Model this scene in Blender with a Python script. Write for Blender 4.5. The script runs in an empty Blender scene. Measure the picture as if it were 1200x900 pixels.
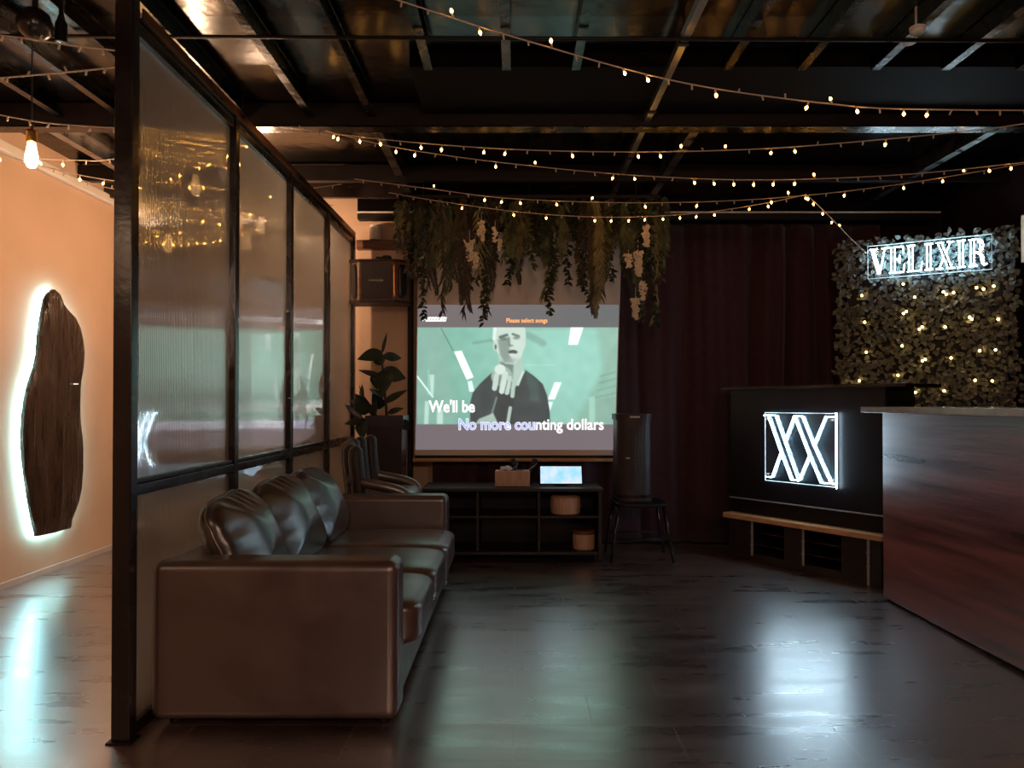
import bpy, bmesh, math, random
from mathutils import Vector, Matrix, noise as mnoise
random.seed(7)
PI = math.pi
SC = bpy.context.scene
COL = SC.collection
F, CXP, HY, CAMH = 860.0, 605.0, 472.0, 1.2


def at(px, py, d):
    return Vector(((px - CXP) * d / F, d, CAMH - (py - HY) * d / F))


# ------------------------------------------------------------------ helpers
XF = {}


def tag(o, label=None, cat=None, group=None, kind=None):
    if label: o['label'] = label
    if cat: o['category'] = cat
    if group: o['group'] = group
    if kind: o['kind'] = kind
    return o


def thing(name, label, cat, loc=(0, 0, 0), rz=0.0, group=None, kind=None):
    o = bpy.data.objects.new(name, None)
    o.empty_display_size = 0.1
    COL.objects.link(o)
    o.location = loc
    o.rotation_euler = (0, 0, rz)
    XF[o.name] = Matrix.Translation(Vector(loc)) @ Matrix.Rotation(rz, 4, 'Z')
    return tag(o, label, cat, group, kind)


def add_obj(name, me, parent=None):
    o = bpy.data.objects.new(name, me)
    COL.objects.link(o)
    if parent is not None:
        o.parent = parent
        XF[o.name] = XF[parent.name]
    return o


class MB:
    """collects shapes into one mesh"""
    def __init__(self):
        self.bm = bmesh.new()

    def box(self, a, b, bevel=0.0, seg=2, M=None):
        x0, y0, z0 = a; x1, y1, z1 = b
        t = bmesh.new()
        bmesh.ops.create_cube(t, size=1.0)
        for v in t.verts:
            v.co = Vector(((x0 + x1) / 2 + v.co.x * (x1 - x0), (y0 + y1) / 2 + v.co.y * (y1 - y0),
                           (z0 + z1) / 2 + v.co.z * (z1 - z0)))
        if bevel > 0:
            bmesh.ops.bevel(t, geom=t.edges[:], offset=bevel, segments=seg, profile=0.5, affect='EDGES')
        self._merge(t, M)
        return self

    def _merge(self, t, M=None):
        if M is not None:
            bmesh.ops.transform(t, matrix=M, verts=t.verts[:])
        me = bpy.data.meshes.new('tmp')
        t.to_mesh(me); t.free()
        self.bm.from_mesh(me)
        bpy.data.meshes.remove(me)

    def rings(self, rings, closed=True, cap0=True, cap1=True):
        rv = [[self.bm.verts.new(p) for p in r] for r in rings]
        n = len(rv[0])
        for i in range(len(rv) - 1):
            for j in range(n if closed else n - 1):
                k = (j + 1) % n
                try: self.bm.faces.new((rv[i][j], rv[i][k], rv[i + 1][k], rv[i + 1][j]))
                except ValueError: pass
        if cap0 and n > 2: self.bm.faces.new(list(reversed(rv[0])))
        if cap1 and n > 2: self.bm.faces.new(rv[-1])
        return self

    def tube(self, pts, r, seg=6, cap=True):
        pts = [Vector(p) for p in pts]
        if not isinstance(r, (list, tuple)): r = [r] * len(pts)
        rings = []
        up = None
        for i, p in enumerate(pts):
            a = pts[max(0, i - 1)]; b = pts[min(len(pts) - 1, i + 1)]
            t = (b - a).normalized() if (b - a).length > 1e-9 else Vector((0, 0, 1))
            if up is None:
                up = Vector((0, 0, 1)) if abs(t.z) < 0.9 else Vector((1, 0, 0))
            s = t.cross(up)
            if s.length < 1e-6: s = t.cross(Vector((0, 1, 0)))
            s.normalize(); up = s.cross(t).normalized()
            rings.append([p + (s * math.cos(2 * PI * k / seg) + up * math.sin(2 * PI * k / seg)) * r[i]
                          for k in range(seg)])
        return self.rings(rings, True, cap, cap)

    def lathe(self, c, prof, seg=16, axis='z'):
        c = Vector(c); rings = []
        for (r, h) in prof:
            ring = []
            for k in range(seg):
                a = 2 * PI * k / seg
                if axis == 'z': p = Vector((r * math.cos(a), r * math.sin(a), h))
                elif axis == 'y': p = Vector((r * math.cos(a), h, -r * math.sin(a)))
                else: p = Vector((h, r * math.cos(a), r * math.sin(a)))
                ring.append(c + p)
            rings.append(ring)
        return self.rings(rings)

    def poly(self, pts):
        self.bm.faces.new([self.bm.verts.new(p) for p in pts]); return self

    def prism(self, pts2, fn, t0, t1):
        """pts2 list of (u,v); fn(u,v,t) -> Vector"""
        return self.rings([[fn(u, v, t0) for u, v in pts2], [fn(u, v, t1) for u, v in pts2]])

    def rbox(self, c, size, p=6.0, cuts=9, M=None, pinch=0.0, deform=None):
        t = bmesh.new()
        bmesh.ops.create_cube(t, size=2.0)
        bmesh.ops.subdivide_edges(t, edges=t.edges[:], cuts=cuts, use_grid_fill=True)
        for v in t.verts:
            q = v.co
            n = (abs(q.x) ** p + abs(q.y) ** p + abs(q.z) ** p) ** (1 / p)
            m = q / n
            if pinch:
                e = max(abs(m.y), abs(m.z))
                m.x *= 1 - pinch * (e ** 3)
            if deform: m = deform(m)
            v.co = Vector((m.x * size[0] / 2, m.y * size[1] / 2, m.z * size[2] / 2))
        MM = Matrix.Translation(Vector(c)) @ (M if M is not None else Matrix.Identity(4))
        self._merge(t, MM)
        return self

    def leaf(self, base, d, up, L, W, bend=0.25, n=4, fold=0.15):
        d = Vector(d).normalized(); s = d.cross(Vector(up))
        if s.length < 1e-5: s = d.cross(Vector((1, 0.2, 0)))
        s.normalize(); nn = s.cross(d).normalized()
        base = Vector(base)
        prev = None
        for i in range(n + 1):
            t = i / n
            w = W * 0.5 * math.sin(PI * min(1, 0.06 + t * 0.94) ** 0.8)
            c = base + d * (L * t) - nn * (bend * L * t * t)
            row = [self.bm.verts.new(c - s * w + nn * fold * w), self.bm.verts.new(c),
                   self.bm.verts.new(c + s * w + nn * fold * w)]
            if prev:
                for a in (0, 1):
                    self.bm.faces.new((prev[a], prev[a + 1], row[a + 1], row[a]))
            prev = row
        return self

    def build(self, name, mat, parent=None, smooth=False, world=True, wn=False):
        bmesh.ops.recalc_face_normals(self.bm, faces=self.bm.faces[:])
        if parent is not None and world:
            bmesh.ops.transform(self.bm, matrix=XF[parent.name].inverted(), verts=self.bm.verts[:])
        me = bpy.data.meshes.new(name)
        self.bm.to_mesh(me); self.bm.free()
        if isinstance(mat, (list, tuple)):
            for m in mat: me.materials.append(m)
        else:
            me.materials.append(mat)
        if smooth or wn:
            me.polygons.foreach_set('use_smooth', [True] * len(me.polygons))
        o = add_obj(name, me, parent)
        if wn:
            o.modifiers.new('wn', 'WEIGHTED_NORMAL')
        return o


# ------------------------------------------------------------------ materials
def s2l(c):
    return tuple(((x / 255) / 12.92 if x / 255 <= 0.04045 else ((x / 255 + 0.055) / 1.055) ** 2.4) for x in c)


def new_mat(name):
    m = bpy.data.materials.new(name); m.use_nodes = True
    nt = m.node_tree; b = nt.nodes['Principled BSDF']
    return m, nt, b


def N(nt, t, **kw):
    n = nt.nodes.new(t)
    for k, v in kw.items():
        if k in n.inputs: n.inputs[k].default_value = v
        else: setattr(n, k, v)
    return n


def surf(name, col, rough=0.5, metal=0.0, spec=0.5, var=0.25, scale=8.0, stretch=(1, 1, 1), bump=0.0, bscale=None,
         bstretch=None, rvar=0.0, coat=0.0, ior=1.5, sheen=0.0, bdist=0.01, detail=4.0):
    m, nt, b = new_mat(name)
    tc = N(nt, 'ShaderNodeTexCoord'); mp = N(nt, 'ShaderNodeMapping')
    mp.inputs['Scale'].default_value = stretch
    nt.links.new(tc.outputs['Object'], mp.inputs['Vector'])
    nz = N(nt, 'ShaderNodeTexNoise', Scale=scale, Detail=detail)
    nt.links.new(mp.outputs[0], nz.inputs['Vector'])
    rp = N(nt, 'ShaderNodeValToRGB')
    lo = [max(0, c * (1 - var)) for c in col]; hi = [min(1, c * (1 + var)) for c in col]
    rp.color_ramp.elements[0].position = 0.3; rp.color_ramp.elements[1].position = 0.7
    rp.color_ramp.elements[0].color = (*lo, 1); rp.color_ramp.elements[1].color = (*hi, 1)
    nt.links.new(nz.outputs['Fac'], rp.inputs['Fac']); nt.links.new(rp.outputs['Color'], b.inputs['Base Color'])
    b.inputs['Roughness'].default_value = rough; b.inputs['Metallic'].default_value = metal
    b.inputs['Specular IOR Level'].default_value = spec; b.inputs['IOR'].default_value = ior
    b.inputs['Coat Weight'].default_value = coat
    b.inputs['Sheen Weight'].default_value = sheen
    if rvar:
        mr = N(nt, 'ShaderNodeMapRange')
        mr.inputs['From Min'].default_value = 0.3; mr.inputs['From Max'].default_value = 0.7
        mr.inputs['To Min'].default_value = max(0.02, rough - rvar); mr.inputs['To Max'].default_value = min(1, rough + rvar)
        nt.links.new(nz.outputs['Fac'], mr.inputs['Value']); nt.links.new(mr.outputs[0], b.inputs['Roughness'])
    if bump:
        mp2 = N(nt, 'ShaderNodeMapping'); mp2.inputs['Scale'].default_value = bstretch or stretch
        nt.links.new(tc.outputs['Object'], mp2.inputs['Vector'])
        n2 = N(nt, 'ShaderNodeTexNoise', Scale=bscale or scale * 4, Detail=3.0)
        nt.links.new(mp2.outputs[0], n2.inputs['Vector'])
        bp = N(nt, 'ShaderNodeBump', Strength=bump, Distance=bdist)
        nt.links.new(n2.outputs['Fac'], bp.inputs['Height']); nt.links.new(bp.outputs[0], b.inputs['Normal'])
    return m


def emit(name, col, strength, base=(0.8, 0.8, 0.8)):
    m, nt, b = new_mat(name)
    b.inputs['Base Color'].default_value = (*base, 1)
    b.inputs['Emission Color'].default_value = (*col, 1)
    b.inputs['Emission Strength'].default_value = strength
    b.inputs['Roughness'].default_value = 0.4
    return m


M = {}
M['wall'] = surf('tan_plaster', (0.62, 0.42, 0.29), 0.85, var=0.05, scale=2.5, bump=0.06, bscale=90)
M['wall_dark'] = surf('dark_wall_paint', (0.02, 0.008, 0.009), 0.85, spec=0.15, var=0.15, scale=2.0)
M['ceil_black'] = surf('black_gloss_ceiling_paint', (0.004, 0.002, 0.002), 0.22, var=0.3, scale=2.0, bump=0.3, bscale=4, bdist=0.02)
M['soffit'] = surf('matt_black_soffit', (0.004, 0.002, 0.002), 0.7, var=0.3, scale=2.0, spec=0.08)
M['cornice'] = surf('white_cornice', (0.75, 0.68, 0.6), 0.6, var=0.04)
M['skirt'] = surf('skirting', (0.5, 0.4, 0.34), 0.5, var=0.08)
M['foil'] = surf('dark_foil_panel', (0.038, 0.032, 0.026), 0.2, metal=1.0, var=0.5, scale=2.0, bump=0.35, bscale=3.5, bdist=0.03,
                 rvar=0.06)
M['galv'] = surf('galvanised_steel', (0.04, 0.037, 0.035), 0.26, metal=1.0, var=0.3, scale=9, rvar=0.1, bump=0.15, bscale=30)
M['galv_lit'] = surf('lit_galvanised_steel', (0.34, 0.33, 0.32), 0.3, metal=1.0, var=0.3, scale=9, rvar=0.08)  # lighter copy of galv; lit look of the far purlins put into colour
M['galv_rail'] = surf('pale_conduit_steel', (0.6, 0.6, 0.58), 0.28, metal=1.0, var=0.2, scale=9)
M['black_steel'] = surf('black_painted_steel', (0.010, 0.006, 0.006), 0.5, spec=0.3, var=0.3, scale=12)
M['bronze'] = surf('dark_bronze_steel', (0.014, 0.008, 0.007), 0.26, metal=0.0, var=0.4, scale=5, rvar=0.05, bump=0.1, bscale=25, spec=0.7)
M['lit_steel'] = surf('orange_lit_steel', (0.26, 0.12, 0.06), 0.35, metal=1.0, var=0.6, scale=14, stretch=(1, .3, 1), rvar=0.12)  # orange light on the track and bracket plate put into the base colour
M['copper'] = surf('copper_clip', (0.75, 0.32, 0.13), 0.3, metal=1.0, var=0.3, scale=40)
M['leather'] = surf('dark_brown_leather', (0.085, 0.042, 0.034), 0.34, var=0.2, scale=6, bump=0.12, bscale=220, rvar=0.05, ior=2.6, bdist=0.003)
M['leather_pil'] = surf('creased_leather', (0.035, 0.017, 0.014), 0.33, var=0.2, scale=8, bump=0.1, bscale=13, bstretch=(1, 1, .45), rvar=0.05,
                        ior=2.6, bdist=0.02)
M['velvet'] = surf('dark_velvet', (0.02, 0.009, 0.010), 0.5, var=0.25, scale=12, sheen=0.3)
M['curtain'] = surf('black_curtain_cloth', (0.05, 0.013, 0.02), 0.85, var=0.2, scale=20, sheen=0.15)
M['black_lam'] = surf('black_laminate', (0.006, 0.003, 0.005), 0.45, var=0.2, scale=10, spec=0.3)
M['black_gloss'] = surf('black_gloss', (0.012, 0.009, 0.01), 0.25, var=0.2, scale=10)
M['oak'] = surf('oak_edge', (0.55, 0.29, 0.14), 0.45, var=0.25, scale=10, stretch=(1, 8, 8))
M['tub'] = surf('pale_wood_tub', (0.62, 0.36, 0.24), 0.5, var=0.15, scale=9, stretch=(6, 6, 1))
M['darkwood'] = surf('dark_stained_wood', (0.013, 0.005, 0.004), 0.5, var=0.4, scale=6, stretch=(1, 6, 6))
M['barwood'] = surf('red_brown_wood', (0.22, 0.06, 0.048), 0.32, var=0.6, scale=2.6, stretch=(1, .35, 5.5), bump=0.1, bscale=12, bstretch=(1, .3, 6),
                    rvar=0.05, detail=8, ior=2.2)
M['slabtop'] = surf('pale_stone_top', (0.5, 0.5, 0.52), 0.18, var=0.1, scale=14)
M['slabwood'] = surf('charred_live_edge_wood', (0.032, 0.017, 0.013), 0.33, var=0.6, scale=3.2, stretch=(9, 9, .8), bump=0.9, bscale=3.5,
                     bstretch=(7, 7, .6), bdist=0.04, rvar=0.15)
M['white_plas'] = surf('white_plastic', (0.7, 0.68, 0.64), 0.4, var=0.03)
M['cord'] = surf('pale_cord', (0.62, 0.5, 0.4), 0.6, var=0.1)
M['cable'] = surf('black_cable', (0.01, 0.008, 0.008), 0.5, var=0.1)
M['brass'] = surf('brass', (0.8, 0.45, 0.16), 0.28, metal=1.0, var=0.15, scale=20)
M['silver'] = surf('silver_strip', (0.42, 0.4, 0.42), 0.4, metal=0.6, var=0.15, scale=30)
M['leaf_dark'] = surf('dark_leaf', (0.026, 0.036, 0.019), 0.35, var=0.5, scale=10)
M['leaf_mid'] = surf('fern_leaf', (0.085, 0.10, 0.042), 0.6, var=0.5, scale=9)
M['leaf_olive'] = surf('olive_leaf', (0.20, 0.175, 0.075), 0.6, var=0.5, scale=9)
M['leaf_brown'] = surf('brown_leaf', (0.06, 0.045, 0.027), 0.6, var=0.5, scale=9)
M['leaf_ivy'] = surf('artificial_ivy_leaf', (0.13, 0.127, 0.105), 0.4, var=0.55, scale=14, spec=0.6)
M['stem'] = surf('stem', (0.04, 0.03, 0.018), 0.7, var=0.3)
M['soil'] = surf('soil', (0.02, 0.013, 0.01), 0.9, var=0.5, scale=40)
M['petal'] = surf('cream_petal', (0.75, 0.64, 0.5), 0.6, var=0.12, scale=20)
M['screen'] = surf('warm_lit_screen_cloth', (0.82, 0.66, 0.54), 0.9, var=0.02)  # white cloth with the tan of the warm light mixed into its colour
M['grille'] = surf('speaker_grille', (0.03, 0.017, 0.014), 0.5, var=0.3, scale=60, bump=0.4, bscale=300)
M['spk_wood'] = surf('brown_speaker_wood', (0.16, 0.06, 0.03), 0.35, var=0.4, scale=5, stretch=(1, 1, 5))
M['spk_body'] = surf('dark_speaker_body', (0.032, 0.012, 0.011), 0.5, var=0.2, scale=7, stretch=(6, 6, 1))
M['planter'] = surf('dark_planter', (0.03, 0.018, 0.022), 0.35, var=0.15, scale=10)
M['tissue'] = surf('white_tissue', (0.75, 0.7, 0.68), 0.9, var=0.03)
M['bulb'] = emit('warm_bulb', (1.0, 0.42, 0.07), 40)
M['fairy'] = emit('fairy_bulb', (1.0, 0.66, 0.18), 15)
M['filament'] = emit('filament_bulb', (1.0, 0.6, 0.3), 60)
M['bulb_glow'] = emit('glowing_bulb_glass', (1.0, 0.52, 0.19), 30)
M['neon'] = emit('white_neon', (0.6, 0.84, 1.0), 28)
M['neon_letter'] = emit('white_letter_neon', (0.62, 0.86, 1.0), 32)
M['led'] = emit('cool_led_strip', (0.34, 0.85, 1.0), 60)
M['edge'] = emit('lit_acrylic_edge', (0.6, 0.85, 1.0), 0.55)
M['w_text'] = emit('caption_white', (1, 1, 1), 1.05)
M['b_text'] = emit('caption_blue', s2l((150, 170, 225)), 1.0)
M['o_text'] = emit('caption_orange', s2l((255, 165, 90)), 1.0)
M['d_text'] = emit('caption_outline', s2l((70, 85, 85)), 1.0)


def acrylic():
    m, nt, b = new_mat('clear_acrylic')
    out = nt.nodes['Material Output']
    tr = N(nt, 'ShaderNodeBsdfTransparent'); tr.inputs[0].default_value = (0.85, 0.92, 0.95, 1)
    gl = N(nt, 'ShaderNodeBsdfGlossy', Roughness=0.08)
    mx = N(nt, 'ShaderNodeMixShader'); mx.inputs[0].default_value = 0.06
    nt.links.new(tr.outputs[0], mx.inputs[1]); nt.links.new(gl.outputs[0], mx.inputs[2])
    nt.links.new(mx.outputs[0], out.inputs['Surface'])
    return m


M['acrylic'] = acrylic()


def ribbed():
    m, nt, b = new_mat('ribbed_clear_sheet')
    out = nt.nodes['Material Output']
    g = N(nt, 'ShaderNodeBsdfGlass', Roughness=0.04, IOR=1.38)
    g.inputs['Color'].default_value = (0.95, 0.95, 0.95, 1)
    tl = N(nt, 'ShaderNodeBsdfTranslucent'); tl.inputs['Color'].default_value = (0.92, 0.86, 0.8, 1)
    df = N(nt, 'ShaderNodeBsdfDiffuse'); df.inputs['Color'].default_value = (0.6, 0.6, 0.6, 1)
    m1 = N(nt, 'ShaderNodeMixShader'); m1.inputs[0].default_value = 0.4
    nt.links.new(tl.outputs[0], m1.inputs[1]); nt.links.new(df.outputs[0], m1.inputs[2])
    tp = N(nt, 'ShaderNodeBsdfTransparent'); tp.inputs[0].default_value = (.95, .94, .92, 1)
    m4 = N(nt, 'ShaderNodeMixShader'); m4.inputs[0].default_value = 0.1
    nt.links.new(g.outputs[0], m4.inputs[1]); nt.links.new(tp.outputs[0], m4.inputs[2])
    m2 = N(nt, 'ShaderNodeMixShader'); m2.inputs[0].default_value = 0.25
    nt.links.new(m4.outputs[0], m2.inputs[1]); nt.links.new(m1.outputs[0], m2.inputs[2])
    gl = N(nt, 'ShaderNodeBsdfGlossy', Roughness=0.05); gl.inputs['Color'].default_value = (.95, .93, .9, 1)
    m3 = N(nt, 'ShaderNodeMixShader'); 
    ge = N(nt, 'ShaderNodeNewGeometry'); ma = N(nt, 'ShaderNodeMath', operation='MULTIPLY_ADD')
    ma.inputs[1].default_value = -0.5; ma.inputs[2].default_value = 0.5
    nt.links.new(ge.outputs['Backfacing'], ma.inputs[0]); nt.links.new(ma.outputs[0], m3.inputs[0])
    mb_ = N(nt, 'ShaderNodeMath', operation='MULTIPLY_ADD'); mb_.inputs[1].default_value = 0.15; mb_.inputs[2].default_value = 0.14
    nt.links.new(ma.outputs[0], mb_.inputs[0]); nt.links.new(mb_.outputs[0], m2.inputs[0])
    nt.links.new(m2.outputs[0], m3.inputs[1]); nt.links.new(gl.outputs[0], m3.inputs[2])
    nt.links.new(m3.outputs[0], out.inputs['Surface'])
    return m


M['ribbed'] = ribbed()


def glass_bulb():
    m, nt, b = new_mat('clear_bulb_glass')
    out = nt.nodes['Material Output']
    tr = N(nt, 'ShaderNodeBsdfTransparent'); tr.inputs[0].default_value = (1, 0.9, 0.78, 1)
    gl = N(nt, 'ShaderNodeBsdfGlossy', Roughness=0.05)
    mx = N(nt, 'ShaderNodeMixShader'); mx.inputs[0].default_value = 0.1
    nt.links.new(tr.outputs[0], mx.inputs[1]); nt.links.new(gl.outputs[0], mx.inputs[2])
    nt.links.new(mx.outputs[0], out.inputs['Surface'])
    return m


M['bulb_glass'] = glass_bulb()


def floor_mat():
    m, nt, b = new_mat('dark_plank_tile')
    tc = N(nt, 'ShaderNodeTexCoord'); mp = N(nt, 'ShaderNodeMapping')
    mp.inputs['Location'].default_value = (-0.58 + 0.295, -2.47, 0)
    nt.links.new(tc.outputs['Object'], mp.inputs['Vector'])
    br = N(nt, 'ShaderNodeTexBrick', Scale=1.0)
    br.inputs['Mortar Size'].default_value = 0.0022
    br.inputs['Mortar Smooth'].default_value = 0.3
    br.inputs['Brick Width'].default_value = 0.59; br.inputs['Row Height'].default_value = 0.275
    br.inputs['Color1'].default_value = (0.06, 0.028, 0.021, 1); br.inputs['Color2'].default_value = (0.14, 0.07, 0.052, 1)
    br.inputs['Mortar'].default_value = (0.3, 0.22, 0.19, 1)  # pale joints carry the bevel highlights in their colour
    br.offset = 0.5; br.offset_frequency = 2
    nt.links.new(mp.outputs[0], br.inputs['Vector'])
    mp2 = N(nt, 'ShaderNodeMapping'); mp2.inputs['Scale'].default_value = (0.8, 3.5, 1)
    nt.links.new(tc.outputs['Object'], mp2.inputs['Vector'])
    nz = N(nt, 'ShaderNodeTexNoise', Scale=2.6, Detail=7.0); nt.links.new(mp2.outputs[0], nz.inputs['Vector'])
    mr = N(nt, 'ShaderNodeMapRange'); mr.inputs['From Min'].default_value = 0.3; mr.inputs['From Max'].default_value = 0.7
    mr.inputs['To Min'].default_value = 0.55; mr.inputs['To Max'].default_value = 1.35
    nt.links.new(nz.outputs['Fac'], mr.inputs['Value'])
    mx = N(nt, 'ShaderNodeMix', data_type='RGBA', blend_type='MULTIPLY'); mx.inputs[0].default_value = 1.0
    nt.links.new(br.outputs['Color'], mx.inputs[6]); nt.links.new(mr.outputs[0], mx.inputs[7])
    nt.links.new(mx.outputs[2], b.inputs['Base Color'])
    r2 = N(nt, 'ShaderNodeMapRange'); r2.inputs['From Min'].default_value = 0.3; r2.inputs['From Max'].default_value = 0.7
    r2.inputs['To Min'].default_value = 0.26; r2.inputs['To Max'].default_value = 0.36
    sp = N(nt, 'ShaderNodeSeparateColor'); nt.links.new(br.outputs['Color'], sp.inputs[0])
    ra = N(nt, 'ShaderNodeMath', operation='MULTIPLY_ADD'); ra.inputs[1].default_value = 0.85; nt.links.new(sp.outputs[0], ra.inputs[0])
    nt.links.new(nz.outputs['Fac'], ra.inputs[2])
    r2.inputs['From Min'].default_value = 0.42; r2.inputs['From Max'].default_value = 0.85
    nt.links.new(ra.outputs[0], r2.inputs['Value']); nt.links.new(r2.outputs[0], b.inputs['Roughness'])
    bp = N(nt, 'ShaderNodeBump', Strength=0.12, Distance=0.002, invert=True)
    ad = N(nt, 'ShaderNodeMath', operation='MULTIPLY_ADD'); ad.inputs[1].default_value = -0.25
    nt.links.new(nz.outputs['Fac'], ad.inputs[0]); nt.links.new(br.outputs['Fac'], ad.inputs[2])
    nt.links.new(ad.outputs[0], bp.inputs['Height']); nt.links.new(bp.outputs[0], b.inputs['Normal'])
    b.inputs['IOR'].default_value = 7.0
    return m


M['floor'] = floor_mat()


def picture_mat():
    m, nt, b = new_mat('projected_light_picture')
    a = N(nt, 'ShaderNodeVertexColor'); a.layer_name = 'picture'
    nt.links.new(a.outputs['Color'], b.inputs['Emission Color'])
    b.inputs['Emission Strength'].default_value = 1.85
    b.inputs['Base Color'].default_value = (0.12, 0.11, 0.1, 1); b.inputs['Roughness'].default_value = 0.95
    b.inputs['Specular IOR Level'].default_value = 0.1
    return m


M['picture'] = picture_mat()


def screen_glow():
    m, nt, b = new_mat('tablet_display')
    tc = N(nt, 'ShaderNodeTexCoord'); nz = N(nt, 'ShaderNodeTexNoise', Scale=14.0, Detail=3.0)
    nt.links.new(tc.outputs['Object'], nz.inputs['Vector'])
    rp = N(nt, 'ShaderNodeValToRGB')
    rp.color_ramp.elements[0].position = 0.35; rp.color_ramp.elements[1].position = 0.65
    rp.color_ramp.elements[0].color = (*s2l((150, 215, 235)), 1); rp.color_ramp.elements[1].color = (*s2l((215, 225, 255)), 1)
    nt.links.new(nz.outputs['Fac'], rp.inputs['Fac']); nt.links.new(rp.outputs[0], b.inputs['Emission Color'])
    b.inputs['Emission Strength'].default_value = 1.0
    b.inputs['Base Color'].default_value = (0.02, 0.02, 0.02, 1)
    return m


M['display'] = screen_glow()

# ------------------------------------------------------------------ setting
XL, XR, YB, YF, ZC = -3.30, 3.72, 6.40, -3.0, 3.0


def struct(name, mb, mat, label, cat, group=None, **kw):
    return tag(mb.build(name, mat, None, **kw), label, cat, group, 'structure')


struct('floor', MB().box((XL - .1, YF - .1, -0.1), (XR + .1, YB + .1, 0)), M['floor'],
       'dark brown glossy tiled floor catching the light of the screen and signs', 'floor')


def ceiling_mesh(y0, y1):
    return MB().box((XL - .1, y0, ZC), (XR + .1, y1, ZC + .1))


struct('ceiling', ceiling_mesh(YF - .1, 3.40), M['foil'], 'dark shiny foil lined ceiling nearest the viewer between steel purlins', 'ceiling')
struct('ceiling_middle', ceiling_mesh(3.40, 4.42), M['ceil_black'], 'black painted ceiling strip between the thin rod and the cross beam', 'ceiling')
struct('ceiling_back', ceiling_mesh(4.42, YB + .1), M['foil'], 'dark foil lined ceiling beyond the cross beam', 'ceiling')
struct('wall_left', MB().box((XL - .1, YF, 0), (XL, YB, ZC)), M['wall'], 'warm lit tan wall carrying the glowing wood slab', 'wall')
struct('wall_back', MB().box((XL - .1, YB, 0), (-0.70, YB + .1, ZC)), M['wall'], 'tan back wall behind the planter and wall speaker', 'wall')
struct('wall_back_right', MB().box((-0.70, YB, 0), (XR + .1, YB + .1, ZC)), M['wall_dark'], 'dark back wall hidden by the black curtain', 'wall')
struct('wall_right', MB().box((XR, YF, 0), (XR + .1, YB, ZC)), M['wall_dark'], 'dark wall to the right of the leaf covered panel', 'wall')
struct('wall_front', MB().box((XL - .1, YF - .1, 0), (XR + .1, YF, ZC)), M['wall_dark'], 'dark wall at the near end of the room', 'wall')
struct('trim_1', MB().box((XL, YF, 2.80), (XL + .05, YB, 2.87), 0.012), M['cornice'], 'white cornice along the top of the tan wall', 'cornice')
struct('baseboard_left', MB().box((XL, YF, 0), (XL + .012, YB, .045), 0.003), M['skirt'], 'thin skirting at the foot of the tan wall', 'skirting')
# pelmet + edge strip, coloured pale to look lit, across the back
struct('trim_2', MB().box((-1.33, 6.12, 2.735), (3.55, 6.20, 2.785), 0.004), M['black_steel'], 'black pelmet beam above the curtain', 'beam')
struct('trim_3', MB().box((-1.33, 6.115, 2.787), (3.55, 6.20, 2.800), 0.003), M['cornice'], 'thin pale edge strip along the top of the black pelmet', 'trim')
struct('ceiling_soffit_back', MB().box((-1.33, 6.13, 2.802), (3.55, 6.20, 3.0)), M['ceil_black'], 'black boxed soffit above the pale edge strip at the back', 'ceiling')
struct('trim_4', MB().box((-1.385, 6.33, 2.53), (-0.93, 6.40, 2.61), 0.006), M['spk_wood'], 'brown timber rail on the tan wall above the wall speaker', 'trim')
struct('trim_5', MB().box((-0.935, 6.30, 0), (-0.895, 6.40, 2.73), 0.004), M['black_steel'], 'dark upright trim between tan wall and projection screen', 'trim')
struct('trim_6', MB().box((3.50, 5.02, 2.17), (3.72, 5.08, 2.50), 0.006), M['wall'], 'tan boxed ledge on the dark wall at the end of the bar', 'trim')
# duct in the little lit recess
struct('trim_7', MB().lathe((-1.215, 6.34, 2.612), [(0.055, 0), (0.055, 0.12), (0.05, 0.123)], 18), M['cornice'],
       'short white pipe standing on the timber rail', 'pipe', smooth=False)

struct('ceiling_soffit', MB().box((-.55, 3.75, 2.925), (XR, 4.365, 3.0), .002), M['soffit'], 'flat black soffit panel just in front of the cross beam', 'ceiling')
# steel roof structure
PL = 'grey steel purlin running front to back under the dark ceiling'
for X in (-3.1, -2.72, -2.36, -2.0, -1.62, -1.225, -0.86, -0.45, -0.05, 0.306, 1.08, 1.46, 1.84, 2.2, 2.58, 2.98, 3.36):
    mb = MB(); ye = 4.36 if X < -.55 else 3.745
    mb.box((X - .022, -2.9, 2.905), (X + .022, ye, 2.911)).box((X - .022, -2.9, 2.911), (X - .018, ye, 3.0))
    mb.box((X - .022, -2.9, 2.994), (X + .022, ye, 3.0))
    struct('ceiling_purlin', mb, M['galv'], PL, 'purlin', 'purlins between the near wall and the cross beam')
for X in (-2.9, -0.87, 1.115, 2.98):
    mb = MB()
    mb.box((X - .028, 4.49, 2.892), (X + .028, 6.1, 2.898)).box((X - .028, 4.49, 2.898), (X - .024, 6.1, 3.0))
    mb.box((X - .028, 4.49, 2.994), (X + .028, 6.1, 3.0))
    struct('ceiling_purlin', mb, M['galv_lit'], 'grey steel purlin beyond the main cross beam above the curtain side', 'purlin', 'purlins beyond the cross beam')
struct('ceiling_beam', MB().box((XL, 4.37, 2.857), (XR, 4.46, 2.995), .003), M['black_steel'], 'black boxed cross beam resting on the bright grey flange', 'beam')
mb = MB(); mb.box((XL, 4.362, 2.847), (XR, 4.46, 2.855), .001)
struct('ceiling_beam', mb, M['galv'], 'grey steel flange along the underside of the black cross beam', 'beam')
mb = MB(); mb.box((XL, 5.50, 2.87), (XR, 5.56, 2.99), .004)
struct('ceiling_beam', mb, M['black_steel'], 'black cross beam in front of the pelmet, deeper in than the grey one', 'beam')
mb = MB(); mb.box((XL, 5.85, 2.84), (-0.9, 5.89, 2.99), .004)
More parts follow.
